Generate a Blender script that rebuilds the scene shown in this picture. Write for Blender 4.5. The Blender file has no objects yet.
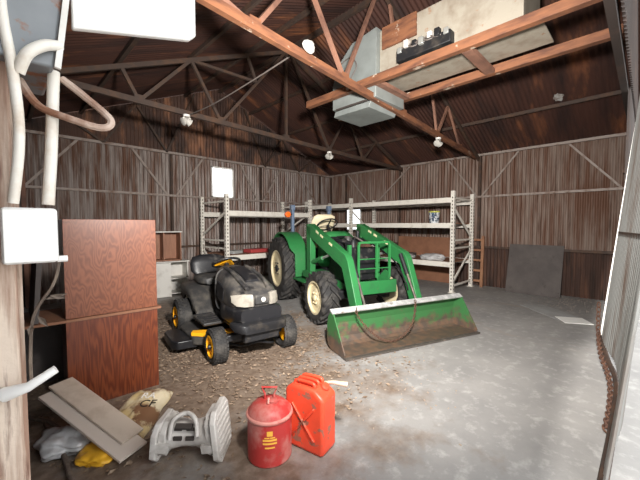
import bpy, bmesh, math, random
from mathutils import Vector, Matrix, noise
random.seed(7)
C = bpy.context.scene
PI = math.pi
def R(d): return math.radians(d)
V = Vector

# ------------------------------------------------------------------ materials
def mat(name, base, rough=.6, metal=0, var=None, bump=None, var2=None, spec=.4):
    """var/var2 = (colour, scale, lo, hi, (sx,sy,sz) stretch)"""
    m = bpy.data.materials.new(name); m.use_nodes = True
    nt = m.node_tree; N = nt.nodes; L = nt.links
    b = N['Principled BSDF']
    b.inputs['Base Color'].default_value = (*base, 1); b.inputs['Roughness'].default_value = rough
    b.inputs['Metallic'].default_value = metal; b.inputs['Specular IOR Level'].default_value = spec
    tc = N.new('ShaderNodeTexCoord'); prev = None
    for k, v in enumerate((var, var2)):
        if not v: continue
        col, sc, lo, hi = v[:4]; st = v[4] if len(v) > 4 else (1, 1, 1)
        mp = N.new('ShaderNodeMapping'); mp.inputs['Scale'].default_value = st
        mp.inputs['Location'].default_value = (3.1*k, 1.7*k, .9*k)
        L.new(tc.outputs['Object'], mp.inputs['Vector'])
        n = N.new('ShaderNodeTexNoise'); n.inputs['Scale'].default_value = sc
        n.inputs['Detail'].default_value = 6; n.inputs['Roughness'].default_value = .62
        L.new(mp.outputs[0], n.inputs['Vector'])
        r = N.new('ShaderNodeMapRange'); r.inputs['From Min'].default_value = lo; r.inputs['From Max'].default_value = hi
        L.new(n.outputs['Fac'], r.inputs['Value'])
        mx = N.new('ShaderNodeMix'); mx.data_type = 'RGBA'
        L.new(r.outputs[0], mx.inputs['Factor'])
        if prev: L.new(prev, mx.inputs['A'])
        else: mx.inputs['A'].default_value = (*base, 1)
        mx.inputs['B'].default_value = (*col, 1)
        prev = mx.outputs['Result']
    if prev: L.new(prev, b.inputs['Base Color'])
    if bump:
        n = N.new('ShaderNodeTexNoise'); n.inputs['Scale'].default_value = bump[0]; n.inputs['Detail'].default_value = 4
        L.new(tc.outputs['Object'], n.inputs['Vector'])
        bp = N.new('ShaderNodeBump'); bp.inputs['Strength'].default_value = bump[1]; bp.inputs['Distance'].default_value = bump[2] if len(bump) > 2 else .01
        L.new(n.outputs['Fac'], bp.inputs['Height']); L.new(bp.outputs[0], b.inputs['Normal'])
    return m

def emis(name, col, s):
    m = bpy.data.materials.new(name); m.use_nodes = True
    b = m.node_tree.nodes['Principled BSDF']
    b.inputs['Base Color'].default_value = (*col, 1); b.inputs['Emission Color'].default_value = (*col, 1); b.inputs['Emission Strength'].default_value = s
    return m

M = {}
M['tin_left'] = mat('galvanised_rusty', (.265, .225, .205), .5, .2, ((.11, .052, .031), 1.0, .42, .62, (13, 1, .9)), None, ((.06, .03, .02), 1.3, .56, .74, (10, 1, 1.0)))
M['tin_right'] = mat('galvanised_rusty_brown', (.215, .158, .128), .55, .15, ((.115, .053, .031), 1.0, .40, .60, (1, 11, .8)), None, ((.07, .035, .022), 1.3, .56, .74, (1, 8, .9)))
M['tin_dark'] = mat('rusted_tin_dark', (.055, .028, .02), .75, 0, ((.12, .056, .034), 1.0, .50, .68, (8, 8, .8)), None, ((.025, .015, .011), 1.2, .50, .68, (7, 7, .8)))
M['tin_front'] = mat('rusted_tin_shaded_wall', (.035, .024, .02), .8, 0, ((.07, .04, .03), 2, .5, .7))  # shade of the backlit front wall is put into this darker tin colour
M['tin_roof'] = mat('rusted_tin_roof', (.062, .025, .017), .75, 0, ((.22, .082, .036), 1.0, .55, .70, (.55, 2.4, .55)), None, ((.026, .013, .011), 1.1, .45, .68, (.5, 3, .5)))
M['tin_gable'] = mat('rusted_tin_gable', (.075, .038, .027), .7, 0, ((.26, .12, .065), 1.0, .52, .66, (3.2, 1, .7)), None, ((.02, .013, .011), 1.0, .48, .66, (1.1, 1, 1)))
M['steel'] = mat('dusty_steel', (.056, .037, .029), .7, .1, ((.10, .052, .03), 6, .45, .7))
M['girt'] = mat('pale_steel_girt', (.30, .25, .22), .6, .1, ((.15, .08, .05), 5, .5, .7))
M['wood_orange'] = mat('old_orange_timber', (.23, .095, .046), .7, 0, ((.11, .046, .028), 3, .42, .66, (1, 1, 5)), (40, .25, .004), ((.50, .40, .31), 6, .62, .68))
M['wood_web'] = mat('old_pink_timber', (.27, .135, .09), .7, 0, ((.14, .07, .05), 3, .42, .66))
M['cream_tin'] = mat('cream_sheet_metal', (.36, .325, .265), .5, .1, ((.26, .215, .165), 5, .45, .7), None, ((.30, .15, .08), 9, .64, .72))
M['grey_tin'] = mat('grey_duct_metal', (.27, .295, .285), .45, .2, ((.20, .215, .205), 3, .4, .7))
M['black_metal'] = mat('black_metal', (.018, .018, .02), .5, .2, ((.07, .06, .05), 7, .52, .75))
M['black_plastic'] = mat('black_plastic', (.013, .013, .015), .35, 0, ((.10, .09, .08), 9, .55, .8))
M['dusty_grey'] = mat('dusty_grey_plastic', (.036, .035, .035), .5, 0, ((.13, .115, .095), 6, .46, .76))
M['hood_grey'] = mat('dusty_hood', (.040, .039, .040), .36, 0, ((.17, .15, .125), 5, .44, .74), None, ((.015, .015, .016), 4, .54, .66))
M['rubber'] = mat('dusty_rubber', (.022, .021, .021), .75, 0, ((.085, .077, .068), 8, .45, .75))
M['rim_cream'] = mat('cream_yellow_rim', (.72, .62, .40), .5, 0, ((.50, .42, .27), 7, .5, .75))
M['rim_yellow'] = mat('yellow_rim', (.95, .44, .015), .45, 0, ((.62, .32, .04), 8, .58, .82))
M['green'] = mat('tractor_green', (.026, .175, .050), .42, 0, ((.03, .12, .045), 5, .5, .75), None, ((.12, .15, .07), 8, .66, .8))
M['seat_cream'] = mat('cream_seat_vinyl', (.74, .64, .44), .5, 0, ((.62, .53, .36), 5, .4, .7))
M['bluegrey'] = mat('blue_grey_steel', (.11, .15, .22), .5, .1, ((.22, .2, .2), 9, .55, .75))
M['rack'] = mat('cream_rack_paint', (.74, .70, .63), .5, 0, ((.55, .50, .43), 6, .5, .75))
M['holes'] = mat('dark_slot', (.10, .085, .07), .8)
M['plywood'] = None
M['white_paint'] = mat('white_paint', (.80, .78, .74), .5, 0, ((.62, .58, .52), 5, .5, .75))
M['offwhite_cab'] = mat('offwhite_laminate', (.66, .64, .60), .5, 0, ((.45, .42, .38), 4, .5, .75))
M['brown_lam'] = mat('brown_laminate', (.33, .15, .085), .5, 0, ((.20, .085, .045), 3, .4, .7, (6, 6, .7)))
M['board_dark'] = mat('dark_weathered_board', (.075, .062, .058), .7, 0, ((.105, .09, .082), 3, .42, .7), (30, .2, .004), ((.045, .036, .033), 7, .6, .72))
M['board_brown'] = mat('brown_board', (.27, .125, .07), .7, 0, ((.18, .08, .045), 3, .4, .7))
M['ladder_wood'] = mat('ladder_timber', (.32, .16, .085), .7, 0, ((.2, .09, .05), 4, .4, .7))
M['beige_board'] = mat('beige_tileboard', (.60, .50, .41), .6, 0, ((.47, .37, .29), 7, .45, .7))
M['beige_edge'] = mat('pale_board_edge', (.62, .53, .46), .6)
M['can_orange'] = mat('orange_red_enamel', (.74, .075, .032), .38, 0, ((.60, .06, .03), 5, .45, .7), None, ((.30, .12, .08), 9, .585, .62))
M['can_red'] = mat('faded_red_enamel', (.42, .036, .032), .45, 0, ((.50, .20, .17), 6, .46, .66), None, ((.26, .06, .045), 9, .64, .74))
M['can_pink'] = mat('faded_pink_band', (.60, .25, .21), .5, 0, ((.45, .08, .06), 8, .5, .7))
M['decal_yellow'] = mat('yellow_decal', (.80, .42, .06), .5)
M['decal_cream'] = mat('cream_decal', (.75, .70, .42), .5)
M['spout'] = mat('worn_brass', (.62, .52, .40), .4, .3, ((.4, .3, .2), 12, .5, .7))
M['grey_plastic'] = mat('pale_grey_plastic', (.60, .565, .53), .5, 0, ((.32, .29, .26), 7, .48, .72))
M['dark_gap'] = mat('dark_inside', (.05, .04, .035), .8)
M['sack'] = mat('cream_paper_sack', (.60, .45, .22), .6, 0, ((.66, .57, .40), 5, .42, .58), None, ((.20, .10, .05), 3.2, .50, .56))
M['yellow_bag'] = mat('yellow_plastic_bag', (.80, .42, .03), .4, 0, ((.55, .28, .04), 6, .5, .7))
M['plastic_clear'] = mat('grey_white_plastic', (.55, .54, .54), .3, 0, ((.36, .35, .35), 9, .45, .7))
M['ink_white'] = mat('white_ink', (.85, .83, .78), .6)
M['ink_black'] = mat('black_ink', (.03, .025, .02), .6)
M['post_wood'] = mat('old_overexposed_timber', (.36, .23, .17), .75, 0, ((.70, .58, .48), 3, .42, .58, (8, 8, .5)), (50, .4, .004), ((.15, .07, .05), 5, .55, .7, (8, 8, .7)))  # timber lightened in colour to stand for overexposure of the near post
M['conduit'] = mat('cream_painted_conduit', (.86, .82, .75), .5, 0, ((.6, .48, .36), 7, .55, .75))
M['panel_grey'] = mat('grey_enamel_panel', (.20, .215, .23), .45, .1, ((.27, .285, .30), 3, .4, .7), None, ((.26, .12, .07), 9, .58, .64))
M['strap_rust'] = mat('peeling_loop', (.62, .48, .40), .6, 0, ((.27, .13, .08), 9, .45, .65))
M['vine'] = mat('dead_vine', (.13, .10, .08), .9, 0, ((.24, .19, .15), 12, .5, .7))
M['rust_chain'] = mat('rusty_chain', (.085, .042, .028), .8, .1, ((.14, .065, .035), 20, .5, .7))
M['lip_metal'] = mat('worn_bare_steel', (.50, .50, .49), .4, .4, ((.72, .72, .70), 9, .45, .6), None, ((.22, .17, .12), 7, .6, .7))
M['edge_steel'] = mat('dark_worn_steel', (.10, .085, .075), .5, .4, ((.22, .18, .15), 9, .5, .7))
M['glass_white'] = mat('frosted_lamp_glass', (.5, .48, .44), .25)
M['lens'] = mat('clear_headlight', (.36, .33, .28), .3, 0, ((.22, .20, .17), 9, .45, .7))
M['amber'] = mat('amber_lens', (.85, .13, .01), .3)
M['silver'] = mat('silver_rod', (.55, .56, .53), .3, .6)
M['paper'] = mat('white_paper', (.85, .84, .80), .7)
M['cardboard_grey'] = mat('grey_cardboard', (.36, .36, .355), .8, 0, ((.29, .285, .27), 4, .4, .7))
M['silver_foil'] = mat('silver_patch', (.52, .52, .50), .5, .3, ((.25, .2, .17), 14, .45, .6))
M['cable'] = mat('grey_cable', (.12, .10, .09), .6)
M['tan'] = mat('pale_tan_litter', (.36, .29, .23), .8)
M['white_overexposed'] = mat('overexposed_white_paint', (.93, .92, .90), .45)  # lit copy of the white paint, overexposure put into its colour
M['door_tin'] = mat('door_tin', (.27, .27, .26), .5, .3, ((.14, .10, .08), 1, .5, .7, (3, 3, .6)))
M['pail'] = mat('printed_pail', (.60, .62, .64), .5, 0, ((.03, .05, .09), 16, .48, .52), None, ((.08, .2, .42), 14, .62, .64))
M['yellow_lid'] = mat('yellow_green_lid', (.52, .52, .08), .5)
M['red_cloth'] = mat('red_stuff', (.40, .05, .05), .7)
M['leaf'] = mat('dry_leaves', (.21, .145, .098), .85, 0, ((.33, .25, .18), 30, .42, .6), None, ((.12, .075, .05), 25, .52, .6))

def plywood(name, ca, cb, cc, st, rings):
    m = bpy.data.materials.new(name); m.use_nodes = True
    nt = m.node_tree; N = nt.nodes; L = nt.links; b = N['Principled BSDF']
    tc = N.new('ShaderNodeTexCoord'); mp = N.new('ShaderNodeMapping'); mp.inputs['Scale'].default_value = st
    L.new(tc.outputs['Object'], mp.inputs['Vector'])
    n = N.new('ShaderNodeTexNoise'); n.inputs['Scale'].default_value = 4.2; n.inputs['Detail'].default_value = 3; n.inputs['Roughness'].default_value = .5
    L.new(mp.outputs[0], n.inputs['Vector'])
    mu = N.new('ShaderNodeMath'); mu.operation = 'MULTIPLY'; mu.inputs[1].default_value = rings
    L.new(n.outputs['Fac'], mu.inputs[0])
    s = N.new('ShaderNodeMath'); s.operation = 'SINE'; L.new(mu.outputs[0], s.inputs[0])
    r = N.new('ShaderNodeMapRange'); r.inputs['From Min'].default_value = -1; L.new(s.outputs[0], r.inputs['Value'])
    mx = N.new('ShaderNodeMix'); mx.data_type = 'RGBA'; L.new(r.outputs[0], mx.inputs['Factor'])
    mx.inputs['A'].default_value = (*ca, 1); mx.inputs['B'].default_value = (*cb, 1)
    n2 = N.new('ShaderNodeTexNoise'); n2.inputs['Scale'].default_value = 3; n2.inputs['Detail'].default_value = 5
    L.new(tc.outputs['Object'], n2.inputs['Vector'])
    r2 = N.new('ShaderNodeMapRange'); r2.inputs['From Min'].default_value = .45; r2.inputs['From Max'].default_value = .72; r2.inputs['To Max'].default_value = .8
    L.new(n2.outputs['Fac'], r2.inputs['Value'])
    m2 = N.new('ShaderNodeMix'); m2.data_type = 'RGBA'; L.new(r2.outputs[0], m2.inputs['Factor'])
    L.new(mx.outputs['Result'], m2.inputs['A']); m2.inputs['B'].default_value = (*cc, 1)
    L.new(m2.outputs['Result'], b.inputs['Base Color']); b.inputs['Roughness'].default_value = .35
    return m
M['plywood'] = plywood('brown_stained_plywood', (.135, .038, .016), (.215, .068, .03), (.17, .055, .026), (1, 1, .35), 190)
M['plywood_red'] = plywood('red_stained_plywood', (.10, .021, .008), (.185, .046, .016), (.13, .03, .012), (1.6, 1, .16), 110)

def floor_mat():
    m = bpy.data.materials.new('worn_concrete'); m.use_nodes = True
    nt = m.node_tree; N = nt.nodes; L = nt.links; b = N['Principled BSDF']
    tc = N.new('ShaderNodeTexCoord')
    def nz(scale, detail=6, stretch=(1, 1, 1), rot=0):
        mp = N.new('ShaderNodeMapping'); mp.inputs['Scale'].default_value = stretch; mp.inputs['Rotation'].default_value = (0, 0, rot)
        L.new(tc.outputs['Object'], mp.inputs['Vector'])
        n = N.new('ShaderNodeTexNoise'); n.inputs['Scale'].default_value = scale; n.inputs['Detail'].default_value = detail; n.inputs['Roughness'].default_value = .65
        L.new(mp.outputs[0], n.inputs['Vector']); return n.outputs['Fac']
    def rng(x, a, c, lo=0, hi=1):
        r = N.new('ShaderNodeMapRange'); r.inputs['From Min'].default_value = a; r.inputs['From Max'].default_value = c
        r.inputs['To Min'].default_value = lo; r.inputs['To Max'].default_value = hi; L.new(x, r.inputs['Value']); return r.outputs[0]
    def mix(f, A, B_):
        x = N.new('ShaderNodeMix'); x.data_type = 'RGBA'; L.new(f, x.inputs['Factor'])
        for s, v in (('A', A), ('B', B_)):
            if isinstance(v, tuple): x.inputs[s].default_value = (*v, 1)
            else: L.new(v, x.inputs[s])
        return x.outputs['Result']
    c = mix(rng(nz(1.3), .38, .66), (.31, .297, .283), (.235, .227, .22))
    c = mix(rng(nz(9, 8), .52, .75), c, (.44, .425, .405))
    c = mix(rng(nz(1.1, 6, (1, .35, 1), .8), .6, .72, 0, .7), c, (.34, .27, .21))
    # earth and leaf dust blown in round the mower
    mp = N.new('ShaderNodeMapping'); mp.vector_type = 'POINT'
    mp.inputs['Location'].default_value = (-1.2*.46, -4.2*.34, 0); mp.inputs['Scale'].default_value = (.46, .34, 0)
    L.new(tc.outputs['Object'], mp.inputs['Vector'])
    ln = N.new('ShaderNodeVectorMath'); ln.operation = 'LENGTH'; L.new(mp.outputs[0], ln.inputs[0])
    ad = N.new('ShaderNodeMath'); ad.operation = 'ADD'; L.new(ln.outputs['Value'], ad.inputs[0]); L.new(rng(nz(2.2, 8), .3, .7, -.35, .35), ad.inputs[1])
    dirt = rng(ad.outputs[0], 1.15, .75)
    dc = mix(rng(nz(14, 8), .4, .65), (.15, .105, .075), (.25, .19, .145))
    c = mix(dirt, c, dc)
    L.new(c, b.inputs['Base Color']); b.inputs['Roughness'].default_value = .62
    bp = N.new('ShaderNodeBump'); bp.inputs['Strength'].default_value = .25; bp.inputs['Distance'].default_value = .01
    L.new(nz(25, 6), bp.inputs['Height']); L.new(bp.outputs[0], b.inputs['Normal'])
    return m
M['floor'] = floor_mat()
M['ground'] = mat('pale_gravel', (.50, .48, .45), .9, 0, ((.40, .38, .35), 3, .4, .7))

def bucket_mat():
    m = bpy.data.materials.new('worn_green_bucket'); m.use_nodes = True
    nt = m.node_tree; N = nt.nodes; L = nt.links; b = N['Principled BSDF']
    tc = N.new('ShaderNodeTexCoord'); sp = N.new('ShaderNodeSeparateXYZ'); L.new(tc.outputs['Object'], sp.inputs[0])
    n = N.new('ShaderNodeTexNoise'); n.inputs['Scale'].default_value = 5; n.inputs['Detail'].default_value = 8; n.inputs['Roughness'].default_value = .7
    L.new(tc.outputs['Object'], n.inputs['Vector'])
    r = N.new('ShaderNodeMapRange'); r.inputs['From Min'].default_value = .3; r.inputs['From Max'].default_value = .7
    r.inputs['To Min'].default_value = -.16; r.inputs['To Max'].default_value = .16; L.new(n.outputs['Fac'], r.inputs['Value'])
    a = N.new('ShaderNodeMath'); a.operation = 'ADD'; L.new(sp.outputs['Z'], a.inputs[0]); L.new(r.outputs[0], a.inputs[1])
    f = N.new('ShaderNodeMapRange'); f.inputs['From Min'].default_value = .25; f.inputs['From Max'].default_value = .13; L.new(a.outputs[0], f.inputs['Value'])
    n2 = N.new('ShaderNodeTexNoise'); n2.inputs['Scale'].default_value = 12; n2.inputs['Detail'].default_value = 6; L.new(tc.outputs['Object'], n2.inputs['Vector'])
    rr = N.new('ShaderNodeMapRange'); rr.inputs['From Min'].default_value = .4; rr.inputs['From Max'].default_value = .65; L.new(n2.outputs['Fac'], rr.inputs['Value'])
    rust = N.new('ShaderNodeMix'); rust.data_type = 'RGBA'; L.new(rr.outputs[0], rust.inputs['Factor'])
    rust.inputs['A'].default_value = (.075, .056, .044, 1); rust.inputs['B'].default_value = (.135, .08, .052, 1)
    mx = N.new('ShaderNodeMix'); mx.data_type = 'RGBA'; L.new(f.outputs[0], mx.inputs['Factor'])
    mx.inputs['A'].default_value = (.036, .135, .042, 1); L.new(rust.outputs['Result'], mx.inputs['B'])
    L.new(mx.outputs['Result'], b.inputs['Base Color']); b.inputs['Roughness'].default_value = .5
    return m
M['bucket'] = bucket_mat()

def pane_mat():
    m = bpy.data.materials.new('dusty_window_glass'); m.use_nodes = True
    nt = m.node_tree; N = nt.nodes; L = nt.links; N.remove(N['Principled BSDF'])
    t = N.new('ShaderNodeBsdfTransparent'); t.inputs[0].default_value = (.95, .96, .97, 1)
    g = N.new('ShaderNodeBsdfGlossy'); g.inputs['Roughness'].default_value = .2
    mx = N.new('ShaderNodeMixShader'); mx.inputs[0].default_value = .06
    L.new(t.outputs[0], mx.inputs[1]); L.new(g.outputs[0], mx.inputs[2]); L.new(mx.outputs[0], N['Material Output'].inputs['Surface'])
    return m
M['pane'] = pane_mat()

# ------------------------------------------------------------------ mesh helpers
class B:
    def __init__(s): s.v = []; s.f = []; s.mi = {}; s.cur = 0
    def add(s, vs, fs, mx=None):
        o = len(s.v)
        s.v += [tuple(mx @ V(p)) if mx else tuple(p) for p in vs]
        if s.cur:
            for k in range(len(fs)): s.mi[len(s.f)+k] = s.cur
        s.f += [tuple(i+o for i in f) for f in fs]; return s
    def box(s, c, d, rot=None):
        x, y, z = d[0]/2, d[1]/2, d[2]/2
        vs = [V((a*x, b*y, e*z)) for a in (-1, 1) for b in (-1, 1) for e in (-1, 1)]
        if rot is not None: vs = [rot @ p for p in vs]
        vs = [p+V(c) for p in vs]
        return s.add(vs, [(0, 1, 3, 2), (4, 6, 7, 5), (0, 4, 5, 1), (2, 3, 7, 6), (0, 2, 6, 4), (1, 5, 7, 3)])
    def bar(s, p, q, w, h, up=(0, 0, 1)):
        p, q = V(p), V(q); d = (q-p); l = d.length; d.normalize(); u = V(up)
        if abs(d.dot(u)) > .98: u = V((1, 0, 0))
        r = d.cross(u).normalized(); u = r.cross(d)
        return s.box((p+q)/2, (l, w, h), Matrix((d, r, u)).transposed())
    def tube(s, path, r, n=8, closed=False):
        P = [V(p) for p in path]; m = len(P); rr = r if isinstance(r, (list, tuple)) else [r]*m
        vs = []; nrm = None
        for i in range(m):
            if closed: t = P[(i+1) % m]-P[i-1]
            else: t = P[min(i+1, m-1)]-P[max(i-1, 0)]
            t.normalize()
            if nrm is None:
                nrm = t.orthogonal().normalized()
            nrm = (nrm-t*nrm.dot(t)).normalized(); bn = t.cross(nrm)
            for k in range(n):
                a = 2*PI*k/n; vs.append(P[i]+(nrm*math.cos(a)+bn*math.sin(a))*rr[i])
        fs = []
        for i in range(m if closed else m-1):
            j = (i+1) % m
            for k in range(n): fs.append((i*n+k, i*n+(k+1) % n, j*n+(k+1) % n, j*n+k))
        if not closed: fs += [tuple(range(n))[::-1], tuple((m-1)*n+k for k in range(n))]
        return s.add(vs, fs)
    def lathe(s, prof, n=24, mx=None, caps=True):
        vs = [(r*math.cos(2*PI*k/n), r*math.sin(2*PI*k/n), z) for r, z in prof for k in range(n)]
        fs = [(i*n+k, i*n+(k+1) % n, (i+1)*n+(k+1) % n, (i+1)*n+k) for i in range(len(prof)-1) for k in range(n)]
        if caps: fs += [tuple(range(n))[::-1], tuple((len(prof)-1)*n+k for k in range(n))]
        return s.add(vs, fs, mx)
    def prism(s, poly, t0, t1, mx=None):
        """poly in local xy, extruded along local z from t0 to t1"""
        n = len(poly)
        vs = [(x, y, t0) for x, y in poly]+[(x, y, t1) for x, y in poly]
        fs = [tuple(range(n))[::-1], tuple(range(n, 2*n))]+[(i, (i+1) % n, n+(i+1) % n, n+i) for i in range(n)]
        return s.add(vs, fs, mx)
    def loft(s, rings, caps=True, mx=None):
        n = len(rings[0]); vs = [p for r in rings for p in r]
        fs = [(i*n+k, i*n+(k+1) % n, (i+1)*n+(k+1) % n, (i+1)*n+k) for i in range(len(rings)-1) for k in range(n)]
        if caps: fs += [tuple(range(n))[::-1], tuple((len(rings)-1)*n+k for k in range(n))]
        return s.add(vs, fs, mx)
    def build(s, name, m, parent=None, loc=(0, 0, 0), rz=0, bev=0, sm=35, seg=2):
        me = bpy.data.meshes.new(name); me.from_pydata(s.v, [], s.f)
        bm = bmesh.new(); bm.from_mesh(me); bmesh.ops.recalc_face_normals(bm, faces=bm.faces); bm.to_mesh(me); bm.free()
        for mm in (m if isinstance(m, tuple) else (m,)): me.materials.append(M[mm])
        for k, q in s.mi.items(): me.polygons[k].material_index = q
        if sm:
            me.shade_smooth(); me.set_sharp_from_angle(angle=R(sm))
        o = bpy.data.objects.new(name, me); C.collection.objects.link(o)
        o.location = loc; o.rotation_euler = (0, 0, rz)
        if parent: o.parent = parent
        if bev:
            md = o.modifiers.new('bevel', 'BEVEL'); md.width = bev; md.segments = seg; md.limit_method = 'ANGLE'; md.angle_limit = R(40)
        return o

XZ = Matrix(((1, 0, 0, 0), (0, 0, -1, 0), (0, 1, 0, 0), (0, 0, 0, 1)))   # local xy -> world xz, local z -> -y
YZ = Matrix(((0, 0, 1, 0), (1, 0, 0, 0), (0, 1, 0, 0), (0, 0, 0, 1)))    # local xy -> world yz, local z -> x
def ring(x, cy, cz, hy, hz, e=4, n=24):
    """superellipse in the yz plane at station x"""
    out = []
    for k in range(n):
        a = 2*PI*k/n; c, s_ = math.cos(a), math.sin(a)
        out.append((x, cy+hy*math.copysign(abs(c)**(2/e), c), cz+hz*math.copysign(abs(s_)**(2/e), s_)))
    return out
def tag(o, label=None, cat=None, group=None, kind=None):
    if label: o['label'] = label
    if cat: o['category'] = cat
    if group: o['group'] = group
    if kind: o['kind'] = kind
    return o
def thing(name, label, cat, loc=(0, 0, 0), rz=0, group=None):
    o = bpy.data.objects.new(name, None); C.collection.objects.link(o)
    o.location = loc; o.rotation_euler = (0, 0, rz); o.empty_display_size = .1
    return tag(o, label, cat, group)
def struct(o): o['kind'] = 'structure'; return o
def arc(c, r, a0, a1, n=16, pl='xz'):
    out = []
    for i in range(n+1):
        a = R(a0+(a1-a0)*i/n); u, w = r*math.cos(a), r*math.sin(a)
        out.append((c[0]+u, c[1], c[2]+w) if pl == 'xz' else (c[0]+u, c[1]+w, c[2]) if pl == 'xy' else (c[0], c[1]+u, c[2]+w))
    return out
def smooth_path(P, k=6):
    P = [V(p) for p in P]; out = []
    for i in range(len(P)-1):
        a, b, c, d = P[max(i-1, 0)], P[i], P[i+1], P[min(i+2, len(P)-1)]
        for j in range(k):
            t = j/k
            out.append(.5*((2*b)+(c-a)*t+(2*a-5*b+4*c-d)*t*t+(3*b-a-3*c+d)*t**3))
    out.append(P[-1]); return out

# ------------------------------------------------------------------ the shed
X0, X1, Y0, Y1 = -.08, 8.2, .2, 7.7
RX, RZ, SL = 4.08, 4.86, .43                     # ridge x, ridge height, slope
EAVE = 3.08
def roof_z(x): return RZ-SL*abs(x-RX)
PITCH, AMP = .076, .012
def corr(along, a0, a1, fixed, z0, z1, nrm):
    """corrugated upright sheet. along 'x' or 'y'; z0/z1 numbers or functions"""
    b = B(); n = max(2, int((a1-a0)/PITCH*6)); vs = []
    f0 = z0 if callable(z0) else (lambda t: z0); f1 = z1 if callable(z1) else (lambda t: z1)
    for i in range(n+1):
        t = a0+(a1-a0)*i/n; o = AMP*math.sin(2*PI*t/PITCH)*nrm
        for z in (f0(t), f1(t)):
            vs.append((t, fixed+o, z) if along == 'x' else (fixed+o, t, z))
    b.add(vs, [(2*i, 2*i+2, 2*i+3, 2*i+1) for i in range(n)])
    return b
def merge(*bs):
    r = B()
    for b in bs: r.add(b.v, b.f)
    return r

# floor and the ground outside
fl = B().add([(X0-.1, -.15, 0), (X1+.1, -.15, 0), (X1+.1, Y1+.1, 0), (X0-.1, Y1+.1, 0)], [(0, 1, 2, 3)]).build('floor', 'floor', sm=0); struct(fl)
gr = B().add([(-40, -40, -.03), (50, -40, -.03), (50, 50, -.03), (-40, 50, -.03)], [(0, 1, 2, 3)]).build('ground', 'ground', sm=0); struct(gr)

# gable wall (left in the photo)
wx0, wx1, wz0, wz1 = 3.84, 4.42, 2.16, 2.90
wl = merge(corr('x', X0, wx0, Y1, 0, EAVE, 1), corr('x', wx1, X1, Y1, 0, EAVE, 1), corr('x', wx0, wx1, Y1, 0, wz0, 1), corr('x', wx0, wx1, Y1, wz1, EAVE, 1)).build('wall_left', 'tin_left', sm=60); struct(wl)
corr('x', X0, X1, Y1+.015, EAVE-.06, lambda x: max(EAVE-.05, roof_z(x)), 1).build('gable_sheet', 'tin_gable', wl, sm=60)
B().bar((X0, Y1-.05, EAVE), (X1, Y1-.05, EAVE), .05, .05).build('eave_rail', 'girt', wl)
B().bar((X0, Y1-.05, 2.12), (X1, Y1-.05, 2.12), .05, .045).build('girt', 'girt', wl)
B().bar((X0, Y1-.05, .95), (X1, Y1-.05, .95), .05, .045).build('girt', 'steel', wl)
for xa, za, xb, zb in ((.37, 2.14, 1.13, 3.06), (2.05, 3.06, 2.74, 2.14), (2.96, 2.14, 3.6, 3.06), (4.62, 3.06, 5.15, 2.14), (5.35, 2.14, 5.95, 3.06), (6.7, 3.06, 7.4, 2.14)):
    B().bar((xa, Y1-.055, za), (xb, Y1-.055, zb), .02, .04).build('brace', 'girt', wl)
for x in (.34, 2.85, 5.28, 7.6):
    B().box((x, Y1-.04, 1.5), (.05, .05, 3.1)).build('stud', 'steel', wl)
for k, (xb, xl, xr) in enumerate(((1.55, .95, 2.15), (2.75, 2.15, 3.4), (5.4, 4.75, 6.0), (6.65, 6.0, 7.2))):
    for xt in (xl, xr):
        B().bar((xb, Y1-.07, EAVE), (xt, Y1-.07, roof_z(xt)-.05), .04, .04).build('gable_brace', 'steel', wl)
w1 = struct(thing('window_1', None, None, ((wx0+wx1)/2, Y1, (wz0+wz1)/2)))
def win_frame(w, h, par, ax):
    b = B()
    for s in (-1, 1):
        if ax == 'x': b.box((s*(w/2), 0, 0), (.03, .05, h+.03)); b.box((0, 0, s*h/2), (w+.03, .05, .03))
        else: b.box((0, s*(w/2), 0), (.05, .03, h+.03)); b.box((0, 0, s*h/2), (.05, w+.03, .03))
    b.build('window_frame', 'white_paint', par)
    (B().box((0, .015, 0), (w-.03, .004, h-.03)) if ax == 'x' else B().box((.015, 0, 0), (.004, w-.03, h-.03))).build('pane', 'pane', par)
win_frame(wx1-wx0, wz1-wz0, w1, 'x')

# eave wall (right in the photo)
vy0, vy1, vz0, vz1 = 6.42, 7.02, 1.30, 1.98
LOW = .93
wr = merge(corr('y', Y0, vy0, X1, LOW, EAVE+.03, 1), corr('y', vy1, Y1, X1, LOW, EAVE+.03, 1), corr('y', vy0, vy1, X1, LOW, vz0, 1), corr('y', vy0, vy1, X1, vz1, EAVE+.03, 1)).build('wall_right', 'tin_right', sm=60); struct(wr)
corr('y', Y0, Y1, X1+.02, 0, LOW+.04, 1).build('lower_sheet', 'tin_dark', wr, sm=60)
B().bar((X1-.05, Y0, EAVE+.02), (X1-.05, Y1, EAVE+.02), .05, .05).build('eave_rail', 'girt', wr)
B().bar((X1-.05, Y0, 2.12), (X1-.05, Y1, 2.12), .05, .045).build('girt', 'girt', wr)
B().bar((X1-.05, Y0, LOW), (X1-.05, Y1, LOW), .05, .05).build('girt', 'steel', wr)
for ya, za, yb, zb in ((2.78, 2.14, 2.04, 3.06), (1.15, 3.06, .36, 2.14), (3.58, 3.06, 2.9, 2.14), (5.76, 2.14, 4.68, 3.06), (6.9, 3.06, 6.1, 2.14)):
    B().bar((X1-.055, ya, za), (X1-.055, yb, zb), .02, .035).build('brace', 'girt', wr)
B().box((X1-.0, Y1-.0, 1.6), (.09, .09, 3.2)).build('corner_stud', 'steel', wr)
for y in (2.84, 5.0, 7.0):
    B().box((X1-.03, y, 1.55), (.05, .05, 3.1)).build('stud', 'steel', wr)
w2 = struct(thing('window_2', None, None, (X1, (vy0+vy1)/2, (vz0+vz1)/2)))
win_frame(vy1-vy0, vz1-vz0, w2, 'y')

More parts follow.
